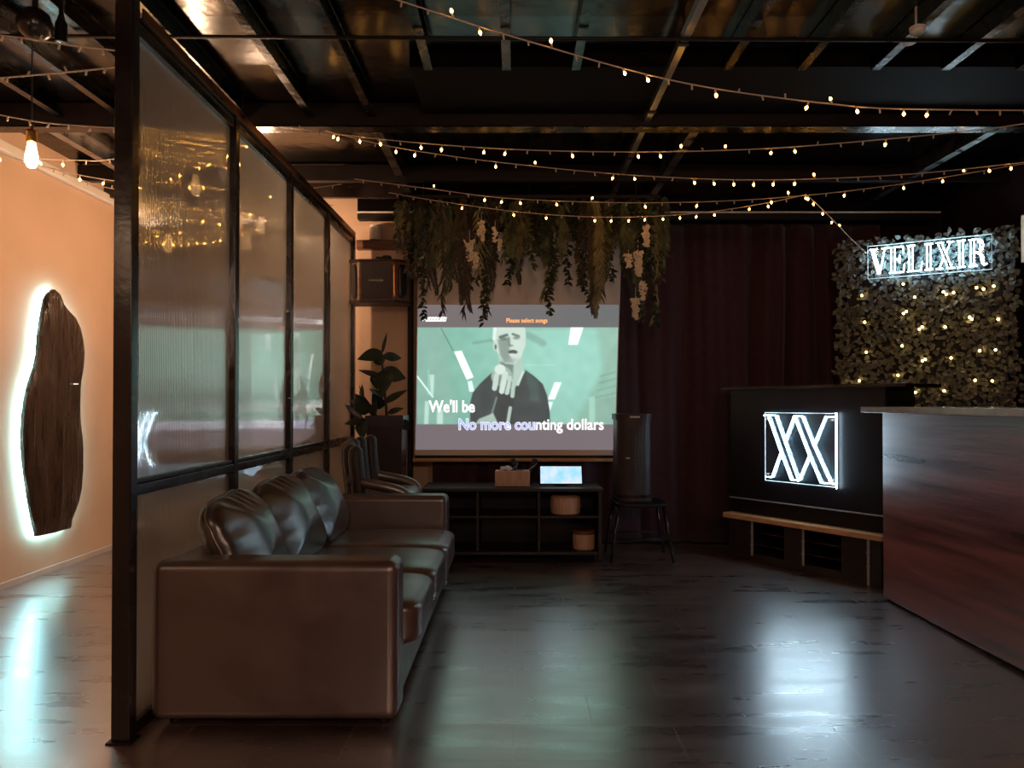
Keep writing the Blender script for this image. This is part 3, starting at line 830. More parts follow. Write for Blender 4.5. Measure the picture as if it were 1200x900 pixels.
SWEATER = [(551, 500), (551, 472), (554, 460), (562, 450), (576, 437), (583, 434), (590, 446), (600, 458), (607, 450), (616, 434), (626, 441), (636, 450), (641, 463), (644, 480), (645, 500)]
SHAPES = [  # kind, params, colour, softness, opacity
    ('p', [(728, 395), (728, 497), (672, 497)], (128, 168, 150), 12, .8),
    ('p', [(486, 384), (520, 384), (535, 497), (486, 497)], (132, 168, 156), 14, .7),
    ('p', [(700, 384), (728, 384), (728, 440), (706, 430)], (134, 168, 152), 12, .7),
    ('s', (610, 384, 720, 384, 3), (130, 165, 150), 3, .5),
    ('s', (555, 402, 580, 398, 1.5), (112, 148, 138), 3, .7),
    ('s', (618, 392, 636, 402, 4), (118, 155, 142), 5, .7),
    ('s', (614, 428, 652, 428, .6), (170, 212, 198), 1.5, .6),
    ('s', (728, 434, 704, 441, .8), (110, 140, 130), 2, .6), ('s', (728, 442, 702, 449, .8), (110, 140, 130), 2, .6),
    ('s', (728, 450, 700, 458, .8), (110, 140, 130), 2, .6), ('s', (728, 459, 698, 466, .8), (110, 140, 130), 2, .6),
    ('p', [(700, 468), (728, 464), (728, 497), (700, 497)], (126, 158, 146), 3, .6),
    ('p', [(690, 466), (697, 464), (697, 497), (691, 497)], (160, 205, 190), 2, .7),
    ('s', (517, 385, 531, 411, .6), (85, 112, 108), 1.5, .8),
    ('p', [(532, 412), (541, 411), (555, 442), (547, 445)], (250, 255, 252), 1.4, 1),
    ('p', [(548, 447), (553, 446), (556, 459), (550, 459)], (225, 250, 242), 1.6, .9),
    ('p', [(669, 383), (684, 383), (677, 404), (666, 404)], (245, 255, 250), 1.4, 1),
    ('p', [(650, 448), (658, 448), (650, 468), (642, 468)], (240, 255, 250), 1.4, 1),
    ('p', [(642, 471), (648, 471), (644, 483), (641, 485)], (220, 250, 242), 1.6, 1),
    ('s', (489, 441, 507, 465, 1.0), (220, 245, 238), 1.4, .9), ('p', [(503, 439), (509, 439), (508, 464), (505, 464)], (185, 220, 208), 2, .8),
    ('s', (502, 433, 502, 462, .5), (180, 215, 205), 1.4, .6),
    ('p', [(498, 470), (503, 470), (502, 497), (497, 497)], (190, 222, 210), 1.6, .7), ('p', [(512, 480), (519, 480), (519, 497), (512, 497)], (195, 225, 214), 1.8, .7),
    # neck, head
    ('p', [(584, 418), (611, 412), (613, 436), (606, 456), (598, 458), (586, 442)], (166, 190, 178), 1.6, 1),
    ('p', [(586, 424), (602, 426), (600, 452), (590, 446)], (98, 112, 106), 4, .85),
    ('p', SWEATER, (62, 70, 70), 1.6, 1),
    ('p', [(616, 434), (630, 446), (632, 470), (622, 470)], (74, 92, 88), 6, .7),
    ('s', (613, 436, 607, 451, 1.3), (196, 214, 204), 1.2, .9),
    ('e', (597, 393, 19, 30), (196, 214, 202), 1.6, 1),
    ('p', [(578, 384), (615, 384), (616, 404), (611, 418), (603, 427), (592, 426), (585, 418), (580, 402)], (188, 208, 196), 2, 1),
    ('p', [(583, 398), (597, 396), (597, 416), (602, 425), (591, 425), (586, 416)], (120, 136, 128), 4, .85),
    ('s', (580, 384, 579, 397, 2), (218, 234, 224), 2, .8),
    ('e', (580.5, 406, 2.6, 5), (185, 202, 192), 1, 1), ('e', (580.8, 406.5, 1.2, 3), (70, 80, 78), 1, .9),
    ('s', (586, 395, 594, 392.5, 1.6), (84, 96, 92), 1.8, .9), ('s', (601, 391.5, 608, 394, 1.4), (92, 104, 100), 1.8, .85),
    ('e', (590, 397, 4.4, 2.0), (88, 100, 96), 1.8, .7), ('e', (605, 396, 3.6, 1.8), (100, 114, 108), 1.8, .7),
    ('s', (596, 396, 597, 404, 1.3), (104, 118, 112), 2, .7), ('e', (598.5, 405, 3.0, 1.2), (100, 112, 108), 1.4, .7),
    ('e', (601, 412.5, 5.4, 2.6), (70, 78, 76), 1.4, .95), ('e', (600.5, 415.3, 3.8, 1.4), (205, 216, 208), 1.2, .8),
    ('e', (600, 422, 6, 2.5), (150, 166, 158), 3, .5),
    # forearm and fist
    ('p', [(582, 462), (602, 462), (601, 497), (577, 497)], (56, 62, 62), 2, 1),
    ('s', (582, 466, 574, 492, 1.0), (120, 138, 130), 1.6, .8), ('p', [(561, 491), (578, 484), (584, 497), (557, 497)], (165, 188, 176), 2, .9),
    ('s', (598, 478, 595, 496, 2.0), (176, 196, 186), 1.6, .9),
    ('e', (588, 441, 12.5, 12), (150, 170, 160), 2, .95), ('e', (586, 433, 6.5, 6), (198, 214, 204), 1.6, 1),
    ('s', (582, 440, 579.5, 455, 3.0), (182, 200, 190), 1.3, 1), ('s', (592.5, 438, 588, 458.5, 3.2), (192, 210, 200), 1.3, 1),
    ('s', (597, 443, 594, 460, 2.8), (180, 200, 190), 1.3, 1), ('s', (602, 446, 600.5, 464, 2.4), (166, 188, 176), 1.3, 1),
    ('s', (586, 440, 584, 456, .7), (92, 104, 100), 1.3, .85), ('s', (594.6, 446, 591.4, 460, .6), (98, 110, 106), 1.2, .8), ('s', (599.5, 448, 597.4, 461, .6), (100, 112, 106), 1.2, .8),
]


def shape_d(px, py, s):
    if s[0] == 'p': return sd_poly(px, py, s[1])
    if s[0] == 'e': return sd_ell(px, py, *s[1])
    return sd_seg(px, py, *s[1])


BB = []
for s in SHAPES:
    if s[0] == 'p':
        xs = [p[0] for p in s[1]]; ys = [p[1] for p in s[1]]; BB.append((min(xs), min(ys), max(xs), max(ys)))
    elif s[0] == 'e': c = s[1]; BB.append((c[0] - c[2], c[1] - c[3], c[0] + c[2], c[1] + c[3]))
    else: c = s[1]; BB.append((min(c[0], c[2]) - c[4], min(c[1], c[3]) - c[4], max(c[0], c[2]) + c[4], max(c[1], c[3]) + c[4]))


def pic(px, py):
    g = .5 + .5 * sstep(357, 380, py)
    col = [82 - 8 * sstep(500, 730, px), 76, 77]
    if py > 497: col = [83, 76, 80]
    vid = sstep(383, 384.2, py) * (1 - sstep(496.5, 498, py)) * sstep(487.5, 489.5, px) * (1 - sstep(725.5, 727.5, px))
    if vid > 0:
        t = sstep(490, 660, px)
        v = [90 + 22 * t, 132 + 22 * t, 118 + 24 * t]
        k = sstep(470, 384, py) if False else 1 - .06 * sstep(430, 497, py)
        v = [c * k for c in v]
        for s, bb in zip(SHAPES, BB):
            m = s[3] + 1
            if px < bb[0] - m or px > bb[2] + m or py < bb[1] - m or py > bb[3] + m: continue
            a = s[4] * (1 - sstep(-s[3] * .5, s[3] * .5, shape_d(px, py, s)))
            if a > 0: v = [c + (e * .78 - c) * a for c, e in zip(v, s[2])]
        n = mnoise.noise(Vector((px * .08, py * .08, 0))) * 5
        col = [c + (e + n - c) * vid for c, e in zip(col, v)]
    return s2l([max(0, min(255, c)) for c in col])


PXN, PYN = 300, 214
X0, X1, Y0, Y1 = 0, 1, 357, 527
verts, cols, faces = [], [], []
for j in range(PYN + 1):
    py = Y0 + (Y1 - Y0) * j / PYN
    v = (py - 262) / 272
    l = 490.5 - 4.5 * v + .8; rr = 729.5 - 8.5 * v - 1.2
    for i in range(PXN + 1):
        px = l + (rr - l) * i / PXN
        verts.append(scr(px, py, .0015)); cols.append(pic(px, py))
for j in range(PYN):
    for i in range(PXN):
        q = j * (PXN + 1) + i
        faces.append((q, q + PXN + 1, q + PXN + 2, q + 1))
me = bpy.data.meshes.new('projected_picture')
inv = XF[r.name].inverted()
me.from_pydata([inv @ v for v in verts], [], faces)
at_ = me.color_attributes.new('picture', 'FLOAT_COLOR', 'POINT')
fl = []
for c in cols: fl += [c[0], c[1], c[2], 1.0]
at_.data.foreach_set('color', fl)
me.materials.append(M['picture'])
pic_o = add_obj('projected_picture', me, r)
tag(pic_o, 'greenish video still of a person in a dark sweater raising a fist')


def text_verts(body, offset=0.0, shear=0.0):
    cu = bpy.data.curves.new('t', 'FONT'); cu.body = body; cu.size = 1; cu.offset = offset; cu.shear = shear; cu.resolution_u = 3
    o = bpy.data.objects.new('t', cu); COL.objects.link(o)
    dg = bpy.context.evaluated_depsgraph_get(); dg.update()
    me = bpy.data.meshes.new_from_object(o.evaluated_get(dg))
    vs = [v.co.copy() for v in me.vertices]; fs = [tuple(p.vertices) for p in me.polygons]
    bpy.data.objects.remove(o); bpy.data.curves.remove(cu); bpy.data.meshes.remove(me)
    return vs, fs


def caption(body, box, mats, off, offset, thr=None, name='caption', shear=0.0):
    v0, _ = text_verts(body, 0.0, shear)
    x0, x1 = min(v.x for v in v0), max(v.x for v in v0); y0, y1 = min(v.y for v in v0), max(v.y for v in v0)
    vs, fs = text_verts(body, offset, shear)
    me = bpy.data.meshes.new(name)
    def mp(v):
        px = box[0] + (v.x - x0) / (x1 - x0) * (box[2] - box[0]); py = box[3] - (v.y - y0) / (y1 - y0) * (box[3] - box[1])
        return px, py
    pts = [mp(v) for v in vs]
    me.from_pydata([inv @ scr(p[0], p[1], off) for p in pts], [], fs)
    for m in mats: me.materials.append(m)
    if thr is not None:
        for p in me.polygons:
            c = sum(pts[i][0] for i in p.vertices) / len(p.vertices)
            p.material_index = 0 if c < thr else 1
    return add_obj(name, me, pic_o)


caption("We'll be", (503, 469, 556, 483), [M['d_text']], .003, .035)
caption("We'll be", (503, 469, 556, 483), [M['w_text']], .0045, .022)
caption("No more counting dollars", (538, 491, 707, 507.5), [M['w_text'], M['d_text']], .003, .038, thr=629)
caption("No more counting dollars", (538, 491, 707, 507.5), [M['b_text'], M['w_text']], .0045, .016, thr=629)
caption("Please select songs", (593.5, 373, 641.5, 379.5), [M['o_text']], .0045, .025)
mb = MB()
xs = 494.5
for k, w in enumerate((4, 3, 3, 3, 3.2, 3.2, 3, 3)):
    h = 371.2 if k == 0 else 371.6
    for seg_ in ((0, 0, 1, .28), (0, .0, .34, 1), (0, .72, 1, 1), (.66, .25, 1, .75)):
        if k == 0 and seg_[1] == .72: continue
        u0, v0_, u1, v1_ = seg_
        pq = [(u0, v0_), (u1, v0_), (u1, v1_), (u0, v1_)]
        mb.poly([scr(xs + u * w + (1 - v) * 1.2, h + v * 5, .0045) for u, v in pq])
    xs += w + .35
mb.build('logo', M['w_text'], pic_o)

# ------------------------------------------------------------------ hanging greenery
GD = 5.62
r = thing('hanging_greenery', 'ceiling hung mass of ferns, vines and cream blossoms before the screen', 'hanging plants', (.12, GD, 2.75))
MB().box((-.88, GD - .12, 2.74), (1.10, GD - .10, 2.765), .003).box((-.88, GD + .10, 2.74), (1.10, GD + .12, 2.765), .003).box((-.88, GD - .12, 2.74), (-.86, GD + .12, 2.765), .003).box((1.08, GD - .12, 2.74), (1.10, GD + .12, 2.765), .003).build('frame', M['black_steel'], r)
for x in (-.7, .1, .9):
    MB().tube([(x, GD - .11, 2.76), (x, GD - .11, ZC)], .004, 6).build('hanger', M['black_steel'], r)
ENV = [(466, 296), (476, 318), (486, 330), (500, 343), (520, 348), (540, 358), (552, 366), (562, 374), (575, 345), (590, 332), (606, 336), (616, 318), (628, 310), (638, 352), (644, 345), (655, 326), (668, 334), (680, 330), (692, 360), (702, 366), (712, 334), (725, 328), (738, 342), (748, 370), (762, 380), (772, 350), (780, 312)]
def env(px):
    for (a, ya), (b, yb) in zip(ENV, ENV[1:]):
        if a <= px <= b: return ya + (yb - ya) * (px - a) / (b - a)
    return 300
rg = random.Random(11)
def strand(px, ylen, kind, d):
    top = at(px + rg.uniform(-3, 3), 232 + rg.uniform(-3, 6), d)
    bot = at(px + rg.uniform(-5, 5), ylen, d + rg.uniform(-.05, .05))
    n = 12
    side = Vector((rg.uniform(-.05, .05), rg.uniform(-.06, .04), 0))
    pts = [top.lerp(bot, k / n) + side * math.sin(PI * k / n) + Vector((.008 * math.sin(k * 1.3 + px), 0, 0)) for k in range(n + 1)]
    L = (bot - top).length
    mb = MB(); mb.tube(pts, [.003 - .002 * k / n for k in range(n + 1)], 4)
    if kind == 'fern':
        m = max(18, int(L / .011))
        for k in range(m):
            t = (k + .5) / m
            i = min(n - 1, int(t * n)); p = pts[i].lerp(pts[i + 1], t * n - i)
            w = .075 * (math.sin(PI * min(1, t * .85 + .12))) ** .8 + .012
            for s in (-1, 1):
                a = rg.uniform(-.6, .6)
                mb.leaf(p, Vector((s * math.cos(a), math.sin(a), -.75 - .5 * t)), (0, -1, .4), w * rg.uniform(.75, 1.1), .011, .25, 2, .1)
        mat = rg.choice([M['leaf_mid'], M['leaf_mid'], M['leaf_olive'], M['leaf_brown'], M['leaf_brown']])
    elif kind == 'vine':
        m = max(10, int(L / .022))
        for k in range(m):
            t = (k + .5) / m
            i = min(n - 1, int(t * n)); p = pts[i].lerp(pts[i + 1], t * n - i)
            for q in range(2):
                a = rg.uniform(0, 2 * PI)
                mb.leaf(p, Vector((math.cos(a), math.sin(a) * .7, rg.uniform(-.9, .1))), (0, -1, .5), rg.uniform(.035, .06), rg.uniform(.022, .034), .2, 3, .15)
        mat = rg.choice([M['leaf_dark'], M['leaf_brown'], M['leaf_mid'], M['leaf_dark']])
    else:  # willow like long leaves
        m = max(12, int(L / .016))
        for k in range(m):
            t = (k + .5) / m
            i = min(n - 1, int(t * n)); p = pts[i].lerp(pts[i + 1], t * n - i)
            a = rg.uniform(0, 2 * PI)
            mb.leaf(p, Vector((math.cos(a) * .6, math.sin(a) * .5, -1)), (0, -1, .2), rg.uniform(.06, .11), .013, .15, 3, .1)
        mat = rg.choice([M['leaf_brown'], M['leaf_mid'], M['leaf_olive'], M['leaf_brown']])
    nm = {'fern': 'fern_frond', 'vine': 'leafy_vine', 'willow': 'trailing_sprig'}[kind]
    mb.build(nm, mat, r, smooth=False)
k = 0
for px in [466 + i * 3.55 for i in range(89)]:
    e = env(px)
    f = 1.0 if k % 4 == 0 else rg.uniform(.45, .93)
    y = 232 + (e - 232) * f
    kind = rg.choice(['fern', 'fern', 'vine', 'willow']) if not (k % 9 == 0) else 'vine'
    strand(px, y, kind, GD + rg.uniform(-.11, .11))
    k += 1
for (px, y, kind) in ((501, 372, 'vine'), (519, 366, 'willow'), (540, 365, 'willow'), (563, 380, 'vine'), (640, 370, 'vine'), (694, 368, 'fern'), (702, 372, 'fern'), (746, 374, 'vine'), (768, 384, 'vine')):
    strand(px, y, kind, GD - .13)
for (px, py, h, w) in ((564, 270, 22, 9), (550, 293, 24, 11), (557, 305, 18, 9), (580, 274, 16, 5), (585, 287, 12, 5), (758, 276, 24, 10), (748, 308, 28, 11), (737, 306, 14, 9), (754, 340, 22, 9), (745, 361, 24, 11)):
    d = GD - .17
    mb = MB()
    for q in range(int(h * w / 4.2)):
        t = rg.random(); a = rg.uniform(0, 2 * PI)
        rad = rg.random() ** .5 * w * .5 * (1 - .45 * t)
        p = at(px + rad * math.cos(a), py - h / 2 + h * t, d + rad * math.sin(a) * d / F)
        for s in range(3):
            b_ = rg.uniform(0, 2 * PI)
            mb.leaf(p, Vector((math.cos(b_), rg.uniform(-.8, .2), math.sin(b_))), (0, -1, .1), .018, .017, .2, 2, .1)
    mb.tube([at(px, py - h, d + .04), at(px, py, d), at(px, py + h / 2, d)], .002, 4)
    mb.build('blossom_cluster', M['petal'], r, smooth=False)

# ------------------------------------------------------------------ media console
CY0, CY1, CZ = 5.50, 5.92, .56
CX0, CX1 = -.70, .64
r = thing('media_console', 'low dark open shelf console standing under the projection screen', 'console', (0, 5.7, 0))
MB().box((CX0 - .01, CY0 - .01, CZ - .025), (CX1 + .01, CY1, CZ), .004).build('top', M['darkwood'], r, wn=True)
for x in (CX0, CX1 - .025):
    MB().box((x, CY0, .02), (x + .025, CY1 - .001, CZ - .026), .002).build('side_panel', M['darkwood'], r)
for x in (-.30, .16):
    MB().box((x, CY0 + .01, .085), (x + .02, CY1 - .02, CZ - .026), .002).build('divider', M['darkwood'], r)
MB().box((CX0 + .026, CY0 + .005, .06), (CX1 - .026, CY1 - .02, .084), .002).build('bottom_shelf', M['darkwood'], r)
for (a, b) in ((CX0 + .026, -.301), (-.279, .159), (.181, CX1 - .026)):
    MB().box((a, CY0 + .01, .335), (b, CY1 - .02, .353), .002).build('shelf', M['darkwood'], r)
MB().box((CX0 + .026, CY1 - .019, .085), (CX1 - .026, CY1 - .005, CZ - .026)).build('back_panel', M['black_lam'], r)
for x in (CX0 + .03, CX1 - .055):
    MB().box((x, CY0 + .02, 0), (x + .03, CY0 + .05, .06), .002).build('leg', M['black_steel'], r)
# tubs
p = at(662.5, 602, 5.62)
r = thing('storage_tub', 'wide pale wooden tub on the upper console shelf under the tablet', 'tub', (p.x, 5.63, .354))
MB().lathe((p.x, 5.63, .354), [(.10, 0), (.113, .006), (.118, .06), (.113, .125), (.108, .13), (.105, .125), (.108, .02)], 28).build('body', M['tub'], r)
p = at(684, 632, 5.62)
r = thing('storage_tub', 'smaller pale wooden tub with lid on the lower console shelf', 'tub', (p.x, 5.63, .085))
MB().lathe((p.x, 5.63, .0845), [(.078, 0), (.084, .005), (.086, .115), (.084, .118)], 28).build('body', M['tub'], r)
MB().lathe((p.x, 5.63, .203), [(.089, 0), (.090, .004), (.090, .026), (.080, .03), (.01, .031)], 28).build('lid', M['spk_wood'], r)
# tissue box
a, b = at(580, 572, 5.60), at(621, 555, 5.60)
r = thing('tissue_box', 'pale wooden tissue box with white tissue on the console', 'tissue box', ((a.x + b.x) / 2, 5.67, CZ))
MB().box((a.x, 5.60, CZ + .001), (b.x, 5.74, CZ + .118), .005).build('box', M['tub'], r, wn=True)
MB().box((a.x + .05, 5.64, CZ + .118), (b.x - .05, 5.70, CZ + .120)).build('slot', M['black_lam'], r)
mb = MB().rbox(((a.x * .68 + b.x * .32), 5.66, CZ + .132), (.095, .06, .04), 2.5, 8, deform=lambda m: Vector((m.x, m.y * (1 + .3 * math.sin(m.x * 6)), m.z * (1 + .25 * math.sin(m.x * 5 + 2 * m.y)))))
mb.build('tissue', M['tissue'], r, smooth=True)
# microphones behind the box
for (bx, hx, lab) in ((609, 602.5, 'black microphone leaning to the left behind the tissue box'), (619, 625.5, 'black microphone leaning to the right behind the tissue box')):
    hd = at(hx, 544, 5.80); bs = at(bx, 573, 5.80); bs.z = CZ
    r = thing('microphone', lab, 'microphone', tuple(bs))
    ax = (hd - bs).normalized()
    MB().tube([bs + Vector((0, 0, .001)), bs + ax * .03], [.035, .02], 14).build('stand', M['black_steel'], r)
    MB().tube([bs + ax * .03, bs + ax * .15], [.011, .017], 12).build('handle', M['black_gloss'], r, smooth=True)
    q = hd
    MB().tube([bs + ax * .15, bs + ax * .155, bs + ax * .17, bs + ax * .19, bs + ax * .205, bs + ax * .212], [.019, .025, .028, .027, .018, .004], 14).build('head', M['grille'], r, smooth=True)
    MB().tube([bs + ax * .12 + Vector((-.03, -.02, .0)), bs + ax * .13 + Vector((0, -.028, .01)), bs + ax * .15 + Vector((.03, -.02, .02))], .004, 6).build('clip', M['silver'], r, smooth=True)
# tablet
c = at(657.5, 557, 5.62)
r = thing('tablet', 'glowing tablet propped on a small stand on the console', 'tablet', (c.x, 5.66, CZ))
tm = Matrix.Translation((c.x, 5.64, CZ + .085)) @ Matrix.Rotation(math.radians(-22), 4, 'X')
o = MB().box((-.168, -.004, -.078), (.168, .004, .078), .003, M=tm).build('body', M['black_gloss'], r)
MB().box((-.158, -.0055, -.068), (.158, -.0042, .068), M=tm).build('display', M['display'], r)
mb = MB().box((-.06, .006, -.05), (.06, .010, .02), M=tm).box((c.x - .05, 5.655, CZ + .001), (c.x + .05, 5.75, CZ + .008))
mb.tube([(c.x, 5.74, CZ + .006), (c.x, 5.655, CZ + .07)], .006, 6)
mb.build('stand', M['black_steel'], r)

# ------------------------------------------------------------------ tower speaker on stool
sx = .912
r = thing('stool', 'black stool with splayed legs carrying the tower speaker', 'stool', (.945, 5.70, 0))
MB().rbox((.945, 5.70, .428), (.40, .36, .04), 6, 8).build('seat', M['black_lam'], r, smooth=True)
for (ax, ay) in ((-1, -1), (1, -1), (1, 1), (-1, 1)):
    MB().tube([(.945 + ax * .17, 5.70 + ay * .14, .415), (.945 + ax * .235, 5.70 + ay * .19, 0)], [.014, .011], 8).build('leg', M['black_gloss'], r, smooth=True)
for s in (-1, 1):
    MB().tube([(.945 - .21, 5.70 + s * .168, .17), (.945 + .21, 5.70 + s * .168, .17)], .008, 6).build('rung', M['black_steel'], r, smooth=True)
r = thing('tower_speaker', 'dark brown round fronted tower loudspeaker standing on the black stool', 'speaker', (.90, 5.70, .449))
def spl(w, dpt, n=14):
    pts = []
    for k in range(n + 1):
        a = PI * k / n
        pts.append((.90 - w * math.cos(a), 5.70 - .06 - dpt * math.sin(a) ** .8))
    return pts + [(.90 + w, 5.82), (.90 - w, 5.82)]
MB().prism(spl(.132, .07), spk, .50, 1.07).build('cabinet', M['spk_body'], r)
MB().prism(spl(.142, .08), spk, 1.07, 1.115).build('top_cap', M['spk_body'], r)
MB().prism(spl(.126, .06), spk, .478, .50).build('plinth', M['black_gloss'], r)
MB().prism(spl(.14, .08), spk, .45, .478).build('base', M['spk_body'], r)
g = []
mb = MB()
for (w, dp, z0, z1) in ((.118, .072, .79, 1.02), (.118, .072, .53, .77)):
    mb.prism([q for q in spl(w, dp)[:15]], spk, z0, z1)
mb.build('grille', M['grille'], r)
MB().box((.83, 5.563, .775), (.86, 5.572, .785), .001).build('badge', M['silver'], r)
MB().box((.86, 5.552, 1.085), (.935, 5.562, 1.10), .002).build('badge', M['silver'], r)

# ------------------------------------------------------------------ booth with XX sign
rzB = math.atan2(-.816, .579)
r = thing('dj_booth', 'black booth with oak ledge standing at an angle before the curtain', 'booth', (1.66, 5.73, 0), rzB)
bl = dict(world=False)
MB().box((0, .02, .472), (1.225, .05, 1.30), .003).build('front_panel', M['black_lam'], r, **bl)
MB().box((-.05, -.03, 1.30), (1.38, .44, 1.325), .004).build('top', M['black_gloss'], r, **bl)
for u in (.0, 1.195):
    MB().box((u, .052, .352), (u + .03, .40, 1.299), .002).build('side_panel', M['black_lam'], r, **bl)
MB().box((-.005, .005, .462), (1.235, .03, .470), .002).box((1.222, .004, .435), (1.236, .02, .470), .001).build('groove_glint', M['silver'], r, **bl)  # silver strip stands in for the glint along the panel groove
MB().box((0, .052, .352), (1.225, .072, .46)).build('lower_panel', M['black_lam'], r, **bl)
def ledge():
    mb = MB(); pts = [(-.02, .08), (-.02, -.05), (.0, -.075), (1.24, -.075), (1.275, -.05), (1.275, .42), (-.02, .42)]
    return mb.prism(pts, spk, .318, .350)
ledge().build('ledge', M['oak'], r, **bl)
for (a, b) in ((.0, .20), (.486, .635), (.928, 1.205)):
    MB().box((a, .0, .001), (b, .38, .317), .002).build('pillar_panel', M['darkwood'], r, **bl)
for (a, b) in ((.2, .486), (.635, .928)):
    MB().box((a, .36, .06), (b, .375, .317)).build('back_panel', M['black_lam'], r, **bl)
    for z in (.125, .215):
        MB().box((a + .001, .02, z), (b - .001, .355, z + .008), .001).build('shelf', M['darkwood'], r, **bl)
    MB().box((a + .001, .005, .001), (b - .001, .37, .06), .001).build('plinth', M['darkwood'], r, **bl)
for (u, z0) in ((.215, .045), (.645, .045), (1.12, .0)):
    mb = MB().box((u - .009, -.008, z0 + .002), (u + .009, -.001, .316), .002)
    for z in (.13, .22):
        mb.box((u - .012, -.012, z - .006), (u + .012, -.001, z + .006), .002)
    mb.build('edge_strip', M['silver'], r, **bl)

r = thing('neon_sign', 'square clear plate with two white neon X letters on the booth front', 'neon sign', (1.66, 5.73, 0), rzB)
U0, U1, Z0, Z1 = .333, .897, .625, 1.127
MB().box((U0, -.006, Z0), (U1, -.001, Z1)).build('backing_plate', M['acrylic'], r, **bl)
mb = MB(); z = .0035
mb.tube([(U0, -.0035, Z0), (U0, -.0035, Z1), (U1, -.0035, Z1), (U1, -.0035, Z0), (U0, -.0035, Z0)], .0032, 6)
mb.build('plate_edge', M['edge'], r, **bl)
mb = MB(); mb.tube([(U1 + .003, -.006, Z0 - .008), (U1 + .003, -.006, Z1 + .004)], .005, 6); mb.build('plate_edge', M['neon'], r, **bl)
def nx(a, b): return Vector((U0 + a * (U1 - U0), -.018, Z1 - b * (Z1 - Z0)))
NEON = [[(.0, .04), (.176, .04), (.31, .415), (.5, .945)], [(.06, .04), (.25, .57), (.4, .955), (.51, .955)], [(.31, .415), (.446, .045)], [(.25, .57), (.115, .945), (.027, .945)],
        [(.446, .045), (.56, .045), (.716, .445), (.945, .955)], [(.446, .045), (.655, .59), (.81, .955), (1.0, .955)], [(.716, .445), (.878, .045), (.99, .045)], [(.655, .59), (.514, .945)]]
for pl in NEON:
    MB().tube([nx(*q) for q in pl], .0040, 8).build('neon_tube', M['neon'], r, smooth=True, **bl)
for (a, b) in ((.04, .09), (.96, .09), (.04, .90), (.96, .90)):
    q = nx(a, b)
    MB().lathe((q.x, -.009, q.z), [(.001, -.004), (.008, -.002), (.008, .003), (.006, .003), (.006, .028)], 12, 'y').build('standoff', M['silver'], r, **bl)

# ------------------------------------------------------------------ leaf wall
rzG = math.atan2(-.5235, .852)
r = thing('leaf_wall', 'freestanding panel of artificial ivy leaves behind the bar', 'plant wall', (2.63, 5.90, 0), rzG)
GW, GT = 1.127, 2.45
MB().box((0.02, .03, 0.0), (GW - .02, .06, GT), .003).build('backing', M['black_lam'], r, **bl)
rg = random.Random(5)
mb = MB()
for i in range(3400):
    u = rg.uniform(-.02, GW + .02); z = rg.uniform(.75, GT + .03)
    v = rg.uniform(-.045, .02)
    a = rg.uniform(0, 2 * PI)
    mb.leaf((u, v, z), Vector((math.cos(a), rg.uniform(-.75, .1), math.sin(a) - .25)), (rg.uniform(-.5, .5), -1, rg.uniform(-.2, .7)), rg.uniform(.028, .05), rg.uniform(.024, .038), .3, 3, .25)
for i in range(120):
    for (u0, u1) in ((-.06, .02), (GW - .02, GW + .045)):
        u = rg.uniform(u0, u1); z = rg.uniform(.8, GT); a = rg.uniform(0, 2 * PI)
        mb.leaf((u, rg.uniform(-.05, .05), z), Vector((math.cos(a), rg.uniform(-.6, .3), math.sin(a))), (0, -1, .4), rg.uniform(.035, .055), rg.uniform(.028, .04), .25, 3, .2)
o = mb.build('foliage', M['leaf_ivy'], r, **bl)
o['kind'] = 'stuff'
def gu(px, py):
    k = (px - CXP) / F
    u = (k * 5.9 - 2.63) / (.852 + k * .5235)
    Y = 5.9 - .5235 * u
    return u, CAMH - (py - HY) * Y / F
r = thing('fairy_lights', 'small yellow fairy lights threaded through the ivy leaf panel', 'fairy lights', (2.63, 5.90, 1.0), rzG)
fb = [(335, 262), (345, 355), (350, 460), (325, 560), (480, 222), (520, 268), (480, 325), (490, 318), (545, 372), (535, 380), (475, 438), (460, 540), (555, 485), (545, 490), (630, 258), (620, 250), (655, 252), (625, 372), (710, 338), (718, 345), (645, 480), (735, 235), (760, 240), (795, 230), (810, 345), (745, 455), (800, 452), (728, 558), (788, 560), (620, 595), (290, 575), (520, 600)]
uz = []
for (cx, cyy) in fb:
    u, z = gu(900 + cx / 3, 260 + cyy / 3); uz.append((u, z - 1.0))
    MB().rbox((u, -.068, z - 1.0), (.017, .017, .019), 2, 4).build('bulb', M['fairy'], r, smooth=True, **bl)
uz.sort(key=lambda q: (round(q[1] * 4), q[0] * (1 if round(q[1] * 4) % 2 else -1)))
MB().tube(catmull([Vector((u, -.03, z)) for u, z in uz], 3), .0015, 4).build('wire', M['cable'], r, **bl)

